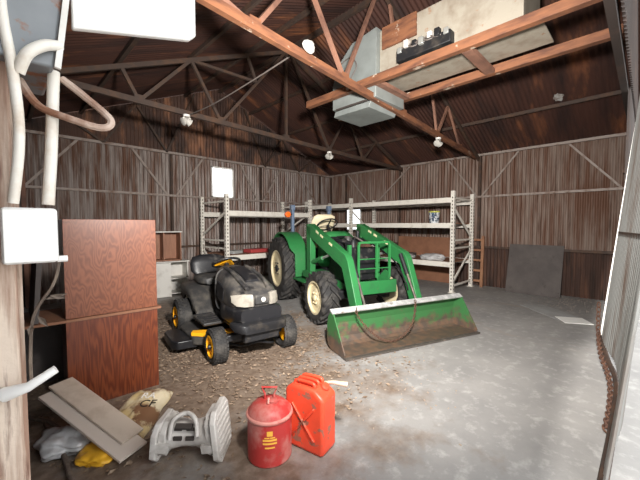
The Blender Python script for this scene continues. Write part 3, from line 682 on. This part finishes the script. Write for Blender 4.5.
# engine with its hood off
B().box((1.38, 0, .72), (.72, .36, .50)).build('engine_block', 'black_metal', T, bev=.03)
B().box((1.38, .02, 1.02), (.55, .20, .12)).build('valve_cover', 'dusty_grey', T, bev=.03)
B().lathe([(.085, -.2), (.095, -.19), (.095, .19), (.085, .2)], 18, Matrix.Translation((1.25, -.2, 1.08)) @ Matrix.Rotation(R(90), 4, 'Y')).build('air_cleaner', 'black_plastic', T)
B().lathe([(.07, -.2), (.08, -.18), (.08, .18), (.07, .2)], 16, Matrix.Translation((1.5, .2, 1.07)) @ Matrix.Rotation(R(90), 4, 'Y')).build('muffler', 'rust_chain', T)
B().box((1.22, .12, 1.16), (.24, .2, .12)).build('battery', 'black_plastic', T, bev=.01)
B().tube(smooth_path([(1.2, -.2, 1.16), (1.4, -.22, 1.2), (1.6, -.1, 1.16), (1.74, 0, 1.05)]), .035, 10).build('intake_hose', 'black_plastic', T)
B().tube(smooth_path([(1.1, .25, 1.1), (1.3, .28, 1.22), (1.6, .27, 1.12), (1.9, .2, 1.0)]), .02, 8).build('hose', 'black_plastic', T)
B().lathe([(.05, 0), (.05, .16), (.03, .2)], 14, Matrix.Translation((1.75, -.12, 1.02))).build('oil_filter', 'black_metal', T)
B().box((1.82, 0, .86), (.10, .46, .50)).build('radiator', 'black_plastic', T, bev=.01)
B().lathe([(.19, -.012), (.19, .012)], 24, Matrix.Translation((1.72, 0, .84)) @ Matrix.Rotation(R(90), 4, 'Y')).build('fan', 'black_plastic', T)
for s in (-1, 1):
    B().box((1.86, s*.255, .84), (.05, .05, .62)).build('radiator_post', 'green', T)
    B().box((1.45, s*.24, .50), (1.25, .06, .12)).build('frame_rail', 'green', T)
    B().box((1.02, s*.42, .62), (.30, .36, .10)).build('mast_bracket', 'green', T)
B().box((1.05, -.12, 1.19), (.16, .22, .12)).build('fuel_filter_box', 'black_plastic', T, bev=.02)
B().lathe([(.06, 0), (.07, .02), (.07, .14), (.05, .17)], 16, Matrix.Translation((1.42, -.02, 1.10))).build('air_intake', 'dusty_grey', T)
B().tube(smooth_path([(1.1, -.05, 1.24), (1.3, .05, 1.25), (1.5, -.12, 1.2), (1.7, -.2, 1.08), (1.8, -.22, .9)]), .018, 8).build('hose', 'black_plastic', T)
B().tube(smooth_path([(1.2, .2, 1.22), (1.45, .12, 1.24), (1.62, .22, 1.12), (1.8, .2, .95)]), .014, 8).build('hose', 'cable', T)
B().box((1.55, -.26, .98), (.24, .05, .16)).build('alternator', 'dusty_grey', T, bev=.02)
B().lathe([(.028, 0), (.034, .02), (.034, .3), (.02, .31)], 14, Matrix.Translation((1.30, .24, 1.05))).build('exhaust_stack', 'black_metal', T)
# brush guard
gx = 2.14; b = B()
gp = [(gx, -.27, .66), (gx, -.27, 1.17), (gx, -.25, 1.20), (gx, .25, 1.20), (gx, .27, 1.17), (gx, .27, .66)]
for i in range(5): b.bar(gp[i], gp[i+1], .03, .03)
b.bar((gx, .04, .68), (gx, .04, 1.19), .03, .03)
for z in (.82, .96): b.tube([(gx, -.26, z), (gx, .26, z)], .009, 8)
b.build('brush_guard', 'green', T)
B().box((2.16, 0, .55), (.06, .74, .19)).build('front_bumper', 'green', T, bev=.008)
for s in (-1, 1): B().prism([(1.8, .44), (2.15, .46), (2.15, .75), (2.05, .78), (1.8, .56)], -s*.27, -s*.25, XZ).build('bumper_side', 'green', T)
# loader
for s in (-1, 1):
    y = s*.50
    B().box((1.0, y, .95), (.16, .10, .96)).build('loader_mast', 'green', T, bev=.008)
    poly = [(.92, 1.47), (1.06, 1.47), (2.12, 1.09), (2.24, 1.05), (2.31, .97), (2.54, .40), (2.50, .30), (2.40, .30), (2.15, .86), (.96, 1.28)]
    ar = B().prism(poly, -(y-.05), -(y+.05), XZ).build('loader_arm', 'green', T, bev=.008)
    for xx in (1.36, 1.52, 1.82): B().box((xx, y-.053, 1.335-(xx-1.36)*.36), (.10, .004, .035), Matrix.Rotation(R(20), 3, 'Y')).build('decal', 'decal_cream', ar)
    c = B().tube([(1.05, y-.0*s, .82), (1.45, y, .93)], .035, 12).build('lift_cylinder', 'green', T)
    B().tube([(1.45, y, .93), (1.86, y, 1.04)], .02, 10).build('cylinder_rod', 'silver', c)
    c = B().tube([(2.20, y-s*.075, 1.02), (2.36, y-s*.075, .74)], .03, 12).build('bucket_cylinder', 'black_metal', T)
    B().tube([(2.36, y-s*.075, .74), (2.56, y-s*.075, .38)], .017, 10).build('cylinder_rod', 'edge_steel', c)
    B().box((2.575, y-s*.03, .28), (.12, .14, .22)).build('bucket_bracket', 'green', T, bev=.01)
    B().tube(smooth_path([(1.04, y-s*.06, 1.2), (1.5, y-s*.07, 1.12), (2.05, y-s*.07, .9), (2.3, y-s*.06, .62), (2.36, y-s*.06, .5)]), .012, 8).build('hydraulic_hose', 'black_plastic', T)
# bucket: a folded shell with side plates
BK = thing('bucket', None, None, (0, 0, 0)); BK.parent = T
shell = [(3.06, .012), (2.75, .012), (2.69, .04), (2.66, .11), (2.66, .28), (2.69, .385), (2.755, .455)]
th = .014
def offs(P, d):
    out = []
    for i in range(len(P)):
        a, c = V((*P[max(i-1, 0)], 0)), V((*P[min(i+1, len(P)-1)], 0)); t_ = (c-a).normalized(); out.append((P[i][0]+t_.y*d, P[i][1]-t_.x*d))
    return out
inner = offs(shell, th)
b = B(); hw = 1.02
for i in range(len(shell)-1):
    q = [shell[i], shell[i+1], inner[i+1], inner[i]]
    b.prism(q, -hw, hw, XZ)
b.build('bucket_shell', 'bucket', BK, sm=40)
for s in (-1, 1):
    B().prism([(3.05, .012), (2.75, .012), (2.69, .04), (2.66, .11), (2.66, .28), (2.69, .385), (2.755, .455), (2.80, .45), (3.07, .05)], s*(hw-.006), s*(hw+.008), XZ).build('side_plate', 'bucket', BK)
B().box((2.775, 0, .455), (.075, 2*hw+.03, .016), Matrix.Rotation(R(30), 3, 'Y')).build('top_lip', 'lip_metal', BK)
B().box((3.06, 0, .012), (.10, 2*hw+.02, .02)).build('cutting_edge', 'edge_steel', BK)
def TW(x, y, z): return Matrix.Rotation(R(250.7), 3, 'Z') @ V((x, y, z))+V((4.58, 4.80, 0))
chain([TW(2.815, -.72, .475), TW(2.83, -.71, .38), TW(2.88, -.55, .18), TW(2.94, -.35, .06), TW(2.92, -.12, .08), TW(2.88, .07, .22), TW(2.83, .16, .40), TW(2.81, .17, .48)], .012, .0048, 'bucket_chain', 'rust_chain', 'rusty chain hanging in a loop inside the loader bucket')

# ------------------------------------------------------------------ riding mower
Wm = thing('riding_mower', 'dusty black riding mower with yellow wheel hubs beside the plywood cabinet', 'lawn mower', (2.198, 4.356, 0), R(261.3))
def turf_wheel(par, name, x, y, r, w, rr, side):
    t = thing(name, None, None, (x, y, r)); t.parent = par
    mx = wheel_axis()
    b = B().lathe([(rr, -w*.34), (rr+.02, -w*.44), (rr+(r-rr)*.55, -w*.5), (r-.02, -w*.44), (r-.006, -w*.3), (r-.005, 0), (r-.006, w*.3), (r-.02, w*.44), (rr+(r-rr)*.55, w*.5), (rr+.02, w*.44), (rr, w*.34)], 40, mx, False)
    nb = 30
    for row in range(5):
        for k in range(nb):
            a = 2*PI*(k+(row % 2)*.5)/nb; yy = (row-2)*w*.18
            rot = Matrix.Rotation(-a, 3, 'Y')
            b.box(rot @ V((r-.006, 0, 0))+V((0, yy, 0)), (.012, w*.12, 2*PI*r/nb*.6), rot)
    b.build('tire', 'rubber', t, sm=40)
    o = side*w*.47; fl_ = Matrix.Rotation(R(90), 4, 'X') @ Matrix.Scale(-1, 4, (0, 0, 1))
    rm = B().lathe([(rr+.01, o), (rr-.006, o+side*.004), (rr-.012, o-side*.012), (rr*.5, o-side*.022), (rr*.32, o-side*.008), (.01, o-side*.008), (.01, o-side*.1), (rr, o-side*.1)], 30, fl_, False).build('rim', 'rim_yellow', t, sm=30)
    B().lathe([(.022, o-side*.03), (.022, o+side*.012), (.018, o+side*.018), (.004, o+side*.018)], 14, fl_, False).build('hub_cap', 'black_plastic', rm)
for s in (-1, 1):
    turf_wheel(Wm, 'rear_wheel', .04, s*.45, .228, .21, .128, s)
    turf_wheel(Wm, 'front_wheel', 1.28, s*.41, .185, .16, .108, s)
B().box((1.28, 0, .24), (.08, .70, .07)).build('front_axle', 'black_metal', Wm, bev=.01)
for s in (-1, 1): B().tube([(1.28, s*.34, .19), (1.28, s*.34, .34)], .022, 8).build('steering_knuckle', 'black_metal', Wm)
B().box((.55, 0, .33), (1.7, .34, .10)).build('chassis', 'black_metal', Wm, bev=.01)
B().lathe([(.03, -.34), (.03, .34)], 10, Matrix.Translation((0, 0, .235)) @ wheel_axis()).build('rear_axle', 'black_metal', Wm)
# fender body
b = B().loft([ring(-.40, 0, .52, .34, .07, 5), ring(-.32, 0, .55, .40, .09, 5), ring(.0, 0, .565, .42, .08, 5), ring(.22, 0, .535, .42, .08, 5), ring(.38, 0, .42, .41, .06, 5), ring(.50, 0, .34, .40, .045, 5)])
b.build('fender', 'dusty_grey', Wm, sm=50)
for s in (-1, 1):
    B().box((.70, s*.32, .315), (.46, .24, .035)).build('footrest', 'dusty_grey', Wm, bev=.01)
    b = B()
    for k in range(5): b.bar((.50+k*.09, s*.22, .336), (.50+k*.09, s*.42, .336), .02, .012)
    b.build('footrest_tread', 'black_plastic', Wm)
    # skirt of the fender over the wheel
    P_ = [(-.36, .52)]+[(.27*math.cos(R(a)), .235+.27*math.sin(R(a))) for a in range(150, 19, -13)]+[(.42, .36), (.30, .53)]
    B().prism(P_, -s*.36, -s*.385, XZ).build('fender_skirt', 'dusty_grey', Wm)
# seat
B().loft([ring(-.22, 0, .69, .2, .045), ring(-.12, 0, .70, .265, .065), ring(.14, 0, .70, .265, .065), ring(.24, 0, .69, .2, .045)]).build('seat', 'dusty_grey', Wm, sm=60)
rings = []
for k, (z, x, hw_) in enumerate(((.70, -.20, .19), (.78, -.24, .265), (.90, -.28, .27), (.98, -.30, .23), (1.01, -.305, .12))):
    rings.append([(x+.05*math.sin(2*PI*i/20)*(1 if k < 4 else .6), hw_*math.copysign(abs(math.cos(2*PI*i/20))**.6, math.cos(2*PI*i/20)), z) for i in range(20)])
B().loft(rings).build('backrest', 'black_plastic', Wm, sm=60)
B().box((-.03, 0, .64), (.3, .26, .06)).build('seat_pan', 'black_metal', Wm, bev=.01)
# dash, steering wheel
B().loft([ring(.52, 0, .62, .13, .28, 4), ring(.62, 0, .65, .2, .29, 4), ring(.76, 0, .66, .25, .27, 4)]).build('dashboard', 'dusty_grey', Wm, sm=50)
sm_ = Matrix.Translation((.47, 0, .955)) @ Matrix.Rotation(R(-25), 4, 'Y')
o = B().tube([sm_ @ V((.175*math.cos(2*PI*k/26), .175*math.sin(2*PI*k/26), 0)) for k in range(26)], .016, 8, True).build('steering_wheel', 'black_plastic', Wm, sm=60)
pts = []
for k in range(12):
    a = 2*PI*k/12; rr_ = .165 if k % 4 == 0 else .085; pts.append((rr_*math.cos(a), rr_*.95*math.sin(a)))
B().prism(pts, -.012, .022, sm_).build('wheel_hub', 'rim_yellow', o, bev=.006)
B().tube([sm_ @ V((0, 0, -.01)), (.6, 0, .82)], .03, 10).build('steering_column', 'black_metal', o)
# hood
def hring(x, hw_, zt, zb, e=3.2, n=30): return ring(x, 0, (zt+zb)/2, hw_, (zt-zb)/2, e, n)
B().loft([hring(.72, .225, .925, .50), hring(.80, .24, .935, .48), hring(.95, .255, .915, .46), hring(1.15, .262, .87, .46), hring(1.32, .262, .80, .50), hring(1.40, .235, .755, .54), hring(1.47, .18, .725, .57), hring(1.50, .12, .70, .59)]).build('hood', 'hood_grey', Wm, sm=60)
# raised hood ridges and black centre inlay
for s in (-1, 1):
    B().tube(smooth_path([(.78, s*.13, .935), (1.0, s*.135, .905), (1.25, s*.14, .84), (1.42, s*.12, .762)]), .022, 10).build('hood_ridge', 'hood_grey', Wm, sm=60)
b = B(); st = [(.82, .932), (1.0, .905), (1.15, .872), (1.28, .832)]
b.loft([[(x, -.09+.02*(i/3), z+.012), (x, .09-.02*(i/3), z+.012), (x, .09, z-.03), (x, -.09, z-.03)] for i, (x, z) in enumerate(st)]).build('hood_inlay', 'black_plastic', Wm, sm=50)
for s in (-1, 1):
    B().prism([(.86, .62), (1.06, .60), (1.10, .74), (.90, .80)], -s*.25, -s*.266, XZ).build('side_vent', 'black_plastic', Wm)
    # headlights wrap round the front corners
    hl = B(); rg = []
    for a, zt, zb in ((-8, .705, .63), (12, .72, .60), (34, .725, .595), (56, .715, .60), (74, .70, .635)):
        a_ = R(a); cx = 1.275+.25*math.cos(a_)*1.0; cy = s*(.05+.23*math.sin(a_))
        ix, iy = cx-.05*math.cos(a_), cy-s*.05*math.sin(a_)
        rg.append([(cx, cy, zb), (cx+.0, cy, (zt+zb)/2), (cx-.02, cy, zt), (ix-.02, iy, zt), (ix, iy, zb)])
    hl.loft(rg[1:]).build('headlight', 'lens', Wm, sm=40)
B().box((1.515, 0, .665), (.03, .16, .10)).build('nose_panel', 'dusty_grey', Wm, bev=.01)
B().lathe([(.024, -.006), (.024, .006), (.016, .01)], 16, Matrix.Translation((1.532, .01, .665)) @ Matrix.Rotation(R(90), 4, 'Y')).build('badge', 'ink_white', Wm)
B().loft([hring(1.0, .265, .58, .36, 5), hring(1.3, .275, .585, .37, 5), hring(1.44, .265, .59, .40, 4), hring(1.52, .235, .585, .42, 4)]).build('grille', 'black_plastic', Wm, sm=50)
b = B()
for k in range(7): b.bar((1.50-.004*abs(k-3)**2, (k-3)*.06, .44), (1.515-.004*abs(k-3)**2, (k-3)*.06, .57), .012, .02)
b.build('grille_bars', 'black_plastic', Wm)
B().loft([ring(1.36, 0, .40, .30, .03, 8), ring(1.50, 0, .395, .305, .05, 8), ring(1.575, 0, .39, .26, .05, 8), ring(1.60, 0, .385, .23, .045, 8)]).build('bumper', 'black_metal', Wm, sm=50)
B().box((1.48, 0, .30), (.10, .40, .14)).build('lower_frame', 'black_metal', Wm, bev=.01)
# engine showing below the hood
B().box((1.05, 0, .42), (.5, .42, .22)).build('engine', 'black_metal', Wm, bev=.02)
# cutting deck
poly = [(.28, -.50), (.42, -.58), (.9, -.56), (1.08, -.36), (1.12, 0), (1.08, .36), (.9, .54), (.42, .56), (.28, .48)]
dk = B().prism(poly, .10, .20).build('cutting_deck', 'dusty_grey', Wm, bev=.02)
B().prism([(.38, -.50), (.90, -.50), (.88, -.71), (.80, -.76), (.44, -.76), (.36, -.72)], .07, .165).build('discharge_chute', 'black_plastic', dk, bev=.012)
B().prism([(.86, -.56), (1.06, -.37), (1.10, -.06), (1.0, -.06), (.78, -.52)], .195, .235).build('deck_stripe', 'rim_yellow', dk, bev=.004)
for s in (-1, 1):
    B().lathe([(.03, .2), (.06, .22), (.06, .27), (.02, .28)], 14, Matrix.Translation((.65, s*.28, 0))).build('spindle', 'black_metal', dk)
B().tube([(1.15, -.2, .2), (1.3, -.1, .26)], .012, 8).build('deck_link', 'black_metal', dk)
B().tube(smooth_path([(1.1, -.25, .13), (1.28, -.12, .12), (1.42, .0, .18), (1.40, .18, .13), (1.2, .26, .13)]), .014, 8).build('deck_hanger', 'black_metal', dk)

# ------------------------------------------------------------------ fuel cans
t = thing('jerry_can', 'upright orange-red jerry can with three top handles', 'fuel can', (1.43, 1.53, 0), R(-77.5))
w, tk, h = .30, .165, .415
pr = [(-w/2, .015), (-w/2+.02, 0), (w/2-.02, 0), (w/2, .015), (w/2, h-.05), (w/2-.07, h), (-w/2+.05, h), (-w/2, h-.04)]
B().prism(pr, -tk/2, tk/2, XZ).build('can_body', 'can_orange', t, bev=.022, seg=4)
for s in (-1, 1):
    b = B()
    a_, c_ = (-.085, .09), (.085, .30)
    b.bar((a_[0], s*(tk/2+.002), a_[1]), (c_[0], s*(tk/2+.002), c_[1]), .012, .022, (0, 1, 0)); b.bar((c_[0], s*(tk/2+.002), a_[1]), (a_[0], s*(tk/2+.002), c_[1]), .012, .022, (0, 1, 0))
    b.build('embossed_cross', 'can_orange', t, bev=.004)
B().bar((0, 0, .012), (0, 0, h-.02), .004, tk+.004).build('weld_seam', 'can_orange', t) if False else None
for k in (-1, 0, 1):
    B().tube(smooth_path([(-.085, k*.045, h-.01), (-.075, k*.045, h+.018), (.05, k*.045, h+.024), (.062, k*.045, h-.005)], 5), .0115, 10).build('handle', 'can_orange', t, sm=60)
B().lathe([(.03, 0), (.03, .035), (.022, .045)], 16, Matrix.Translation((.085, .02, h-.03)) @ Matrix.Rotation(R(35), 4, 'Y')).build('filler_cap', 'can_orange', t)
B().tube([(.075, .055, h-.005), (.125, .075, h+.005), (.215, .115, h-.005)], [.012, .012, .018], 12).build('spout', 'spout', t, sm=60)
t = thing('gas_can', 'round faded red gas can with domed top and wire handle', 'fuel can', (1.185, 1.645, 0))
B().lathe([(.13, 0), (.138, .01), (.138, .27)], 40).build('can_body', 'can_red', t)
B().lathe([(.138, .262), (.145, .266), (.147, .275), (.145, .284), (.136, .287)], 40).build('rim_band', 'can_pink', t, sm=60)
B().lathe([(.137, .283), (.128, .305), (.10, .332), (.06, .350), (.028, .358), (.004, .36)], 40).build('dome', 'can_red', t, sm=60)
B().lathe([(.028, .35), (.028, .375), (.02, .38)], 18, Matrix.Translation((.0, -.04, -.012))).build('filler_cap', 'can_red', t)
rt = Matrix.Rotation(R(-45), 3, 'Z')
B().tube([rt @ V(p) for p in ((-.028, 0, .352), (-.03, 0, .39), (-.048, 0, .43), (.048, 0, .43), (.03, 0, .39), (.028, 0, .352))], .007, 8).build('handle', 'can_red', t)
B().tube([rt @ V(p) for p in ((0, -.02, .36), (0, -.035, .375), (.0, -.06, .355))], .008, 8).build('valve_lever', 'can_pink', t)
dc = B()
def on_can(a, z, sx, sz):
    n = 5; vs = []
    for i in range(n+1):
        q = a+(i/n-.5)*sx/.1385
        for zz in (z-sz/2, z+sz/2): vs.append((.1388*math.cos(q), .1388*math.sin(q), zz))
    dc.add(vs, [(2*i, 2*i+2, 2*i+3, 2*i+1) for i in range(n)])
fa = math.atan2(-1.64, -1.185)
on_can(fa, .175, .085, .012); on_can(fa, .155, .085, .012); on_can(fa, .215, .035, .03); on_can(fa-.12, .19, .03, .008); on_can(fa+.12, .19, .03, .008); on_can(fa, .13, .06, .01)
dc.build('label_print', 'decal_yellow', t)

# ------------------------------------------------------------------ pale grey plastic reel on the floor
t = thing('hose_reel', 'pale grey plastic reel frame lying on the floor by the gas can', 'hose reel', (.84, 2.0, 0), R(-45))
def plate(x, w, h, z0, name='end_plate', tilt=0):
    m_ = Matrix.Translation((x, 0, z0)) @ Matrix.Rotation(R(tilt), 4, 'Y')
    c = .05
    o = B().prism([(-w/2, c), (-w/2+c, 0), (w/2-c, 0), (w/2, c), (w/2, h-c), (w/2-c, h), (-w/2+c, h), (-w/2, h-c)], -.018, .018, m_ @ YZ).build(name, 'grey_plastic', t, bev=.006)
    b = B()
    for k in range(7):
        z = .04+k*(h-.08)/6; p = m_ @ V((-.02, 0, z)); b.box(p, (.012, w*.75, .012)); p = m_ @ V((.02, 0, z)); b.box(p, (.012, w*.75, .012))
    b.build('plate_ribs', 'grey_plastic', o)
plate(.20, .28, .32, .0, tilt=-6)
plate(.155, .22, .27, .02, 'inner_plate', tilt=-6)
plate(-.20, .27, .24, .0, tilt=6)
plate(-.155, .22, .22, .02, 'inner_plate', tilt=6)
rings = []
for x, r_ in ((-.16, .115), (-.12, .095), (-.05, .078), (.04, .078), (.11, .10), (.16, .13)):
    rings.append([(x, r_*math.cos(2*PI*k/20), .135+r_*math.sin(2*PI*k/20)) for k in range(20)])
hb = B().loft(rings).build('hub_drum', 'grey_plastic', t, sm=50)
b = B()
for x in (-.055, .02):
    b.box((x, -.075, .20), (.045, .012, .018), Matrix.Rotation(R(-45), 3, 'X')); b.box((x, -.089, .15), (.05, .014, .02))
b.box((-.02, -.072, .215), (.10, .03, .03), Matrix.Rotation(R(-45), 3, 'X'))
b.build('slot', 'dark_gap', hb)
B().tube(smooth_path([(-.10, -.10, .15), (-.09, -.07, .25), (-.02, -.03, .275), (.05, -.07, .255), (.07, -.10, .17)]), .014, 10).build('handle', 'grey_plastic', t, sm=60)
for s in (-1, 1): B().bar((s*.10, -.11, .10), (s*.20, -.13, .12), .02, .05).build('strut', 'grey_plastic', t)

# ------------------------------------------------------------------ boards and bags at the left foot
def flat_board(p, q, w, th, m, name, label, up=(0, 0, 1)):
    p, q = V(p), V(q); o = (p+q)/2
    return tag(B().bar(p-o, q-o, w, th, up).build(name, m, loc=o, bev=.002), label, 'board', 'beige boards')
flat_board((.29, 2.95, .315), (.58, 2.30, .085), .155, .016, 'beige_board', 'tile_board', 'beige tile-faced board lying slanted, uppermost of the two')
flat_board((.245, 2.91, .28), (.56, 2.21, .035), .19, .018, 'beige_edge', 'tile_board', 'pale board underneath the beige tile-faced one, its near end showing')
def sack(name, loc, rz, rx, dims, m, label):
    n = 22; bm = bmesh.new(); L_, Wd, H_ = dims
    b = B(); top = []; vs = []
    for i in range(n+1):
        for j in range(n+1):
            u, v = i/n*2-1, j/n*2-1
            e = max(0, (1-abs(u)**3))**.6*max(0, (1-abs(v)**3))**.6
            w_ = .014*noise.noise(V((u*3, v*3, 1.3)))+.008*noise.noise(V((u*9, v*9, 4.3)))
            vs.append((u*L_/2, v*Wd/2+.02*noise.noise(V((u*2, 5, 0))), .01+H_*e+w_*(.3+e)))
    vs2 = [(x, y, .0) for x, y, z in vs]
    k = n+1
    f = [(i*k+j, (i+1)*k+j, (i+1)*k+j+1, i*k+j+1) for i in range(n) for j in range(n)]
    b.add(vs, f); b.add(vs2, [q[::-1] for q in f])
    off = k*k
    edge = [i*k for i in range(k)]+[n*k+j for j in range(1, k)]+[i*k+n for i in range(n-1, -1, -1)]+[j for j in range(n-1, 0, -1)]
    b.f += [(edge[i], edge[(i+1) % len(edge)], edge[(i+1) % len(edge)]+off, edge[i]+off) for i in range(len(edge))]
    o = b.build(name, m, loc=loc, sm=60); o.rotation_euler = (rx[0], rx[1], rz)
    return tag(o, label, 'sack')
sk = sack('paper_sack', (.70, 2.62, .03), R(48), (R(0), R(-7), ), (.56, .30, .09), 'sack', 'cream and brown paper sack with white and black lettering against the cabinet')
def lettering(txt, size, par, loc, rot, m, name='lettering'):
    cu = bpy.data.curves.new(name, 'FONT'); cu.body = txt; cu.size = size; cu.extrude = .001; cu.align_x = 'CENTER'; cu.align_y = 'CENTER'
    tmp = bpy.data.objects.new('tmp_text', cu); C.collection.objects.link(tmp); bpy.context.view_layer.update()
    me = bpy.data.meshes.new_from_object(tmp.evaluated_get(bpy.context.evaluated_depsgraph_get())); bpy.data.objects.remove(tmp)
    me.materials.clear(); me.materials.append(M[m])
    o = bpy.data.objects.new(name, me); C.collection.objects.link(o); o.parent = par; o.location = loc; o.rotation_euler = rot
    return o
lettering('RA', .085, sk, (.085, -.045, .108), (R(4), 0, R(-90)), 'ink_white')
lettering('CF', .10, sk, (.0, -.075, .103), (R(4), 0, R(-90)), 'ink_black')
blob('yellow_bag', 'yellow_bag', 'crumpled yellow-orange bag under the near end of the pale board', 'bag', (.40, 2.36, .0), (.24, .20, .075), 8.4, R(100), .35)
blob('plastic_sheet', 'plastic_clear', 'crumpled grey-white plastic left of the yellow bag', 'bag', (.26, 2.62, .0), (.24, .34, .13), 2.2, .4, .4)
for p, q, lab in (((.2, 3.0, .02), (.25, 2.2, .02), 'dark stick on the floor beside the timber post, nearest the plastic'), ((.12, 3.2, .02), (.3, 2.75, .02), 'dark stick on the floor in front of the lower plywood cabinet')):
    tag(B().tube([p, V(p).lerp(V(q), .5)+V((.02, 0, .01)), q], .014, 7).build('dry_stick', 'vine'), lab, 'stick')

# dry leaves round the mower, and floor litter
b = B(); rnd = random.Random(3)
def leaf(x, y, s, z):
    a = rnd.uniform(0, 2*PI); c_, n_ = math.cos(a), math.sin(a); k = rnd.uniform(.35, .6)
    e1, e2, e3 = (rnd.uniform(0, .6)*s for _ in range(3))
    P = [(-s, 0, e1), (0, -k*s, z+.004), (s, 0, e2), (0, k*s, e3), (0, 0, .003)]
    b.add([(x+px*c_-py*n_, y+px*n_+py*c_, z+pz) for px, py, pz in P], [(0, 1, 4), (1, 2, 4), (2, 3, 4), (3, 0, 4)])
cnt = 0
while cnt < 5200:
    x, y = rnd.gauss(1.75, .85), rnd.gauss(3.55, .95)
    if not (.1 < x < 3.6 and 1.6 < y < 7.3): continue
    if .33 < x < 1.02 and 3.05 < y < 3.6: continue
    if noise.noise(V((x*1.6, y*1.6, 0)))*.5+.5 < rnd.random()*.75: continue
    leaf(x, y, rnd.uniform(.010, .030), .002); cnt += 1
o = b.build('leaf_litter', 'leaf', sm=0); tag(o, 'dry brown leaves strewn over the floor around the riding mower', 'leaves', None, 'stuff')
b = B()
for k in range(360):
    f = rnd.random(); x, y = (rnd.uniform(6.8, 8.1), rnd.gauss(.95, .35)) if f < .45 else (rnd.gauss(2.6, .5), rnd.gauss(1.7, .35)) if f < .8 else (rnd.uniform(7.8, 8.12), rnd.uniform(.5, 2.9))
    if y < .35 or x > 8.12: continue
    s_ = rnd.uniform(.003, .009)
    b.box((x, y, .004), (s_*2, s_, .006), Matrix.Rotation(rnd.uniform(0, 3), 3, 'Z'))
tag(b.build('floor_crumbs', 'tan', sm=0), 'scattered chips and crumbs on the concrete floor', 'debris', None, 'stuff')

# ------------------------------------------------------------------ camera and light
cam = bpy.data.cameras.new('camera'); co = bpy.data.objects.new('camera', cam); C.collection.objects.link(co); C.camera = co
cam.sensor_width = 36; cam.lens = 36*325/640; cam.clip_start = .05; cam.clip_end = 300
co.location = (0, 0, 1.45)
a, p = R(45.2), R(-2.64)
fw = V((math.cos(a)*math.cos(p), math.sin(a)*math.cos(p), math.sin(p)))
co.rotation_euler = fw.to_track_quat('-Z', 'Y').to_euler()

w = bpy.data.worlds.new('sky'); C.world = w; w.use_nodes = True
bg = w.node_tree.nodes['Background']; bg.inputs[0].default_value = (.95, .98, 1.0, 1); bg.inputs[1].default_value = 2.3
sun = bpy.data.lights.new('sun', 'SUN'); sun.energy = 4.5; sun.angle = R(3); sun.color = (1, .97, .92)
so = bpy.data.objects.new('sun', sun); C.collection.objects.link(so)
so.rotation_euler = V((.86, .06, -.50)).to_track_quat('-Z', 'Y').to_euler()
def flash(name, loc, aim, e, size, ang=None):
    l = bpy.data.lights.new(name, 'SPOT'); l.energy = e; l.shadow_soft_size = size; l.spot_size = R(ang or 120); l.spot_blend = 1
    o = bpy.data.objects.new(name, l); C.collection.objects.link(o); o.location = loc
    o.rotation_euler = (V(aim)-V(loc)).to_track_quat('-Z', 'Y').to_euler(); l.color = (1, .96, .91)
flash('strobe', (.78, .38, 2.2), (6.5, 5.2, 1.9), 1500, .12, 138)

C.view_settings.view_transform = 'Standard'; C.view_settings.look = 'None'; C.view_settings.gamma = 1
C.view_settings.use_curve_mapping = False; C.view_settings.exposure = .35
C.cycles.use_denoising = True
C.cycles.max_bounces = 8; C.cycles.diffuse_bounces = 5; C.cycles.transparent_max_bounces = 16
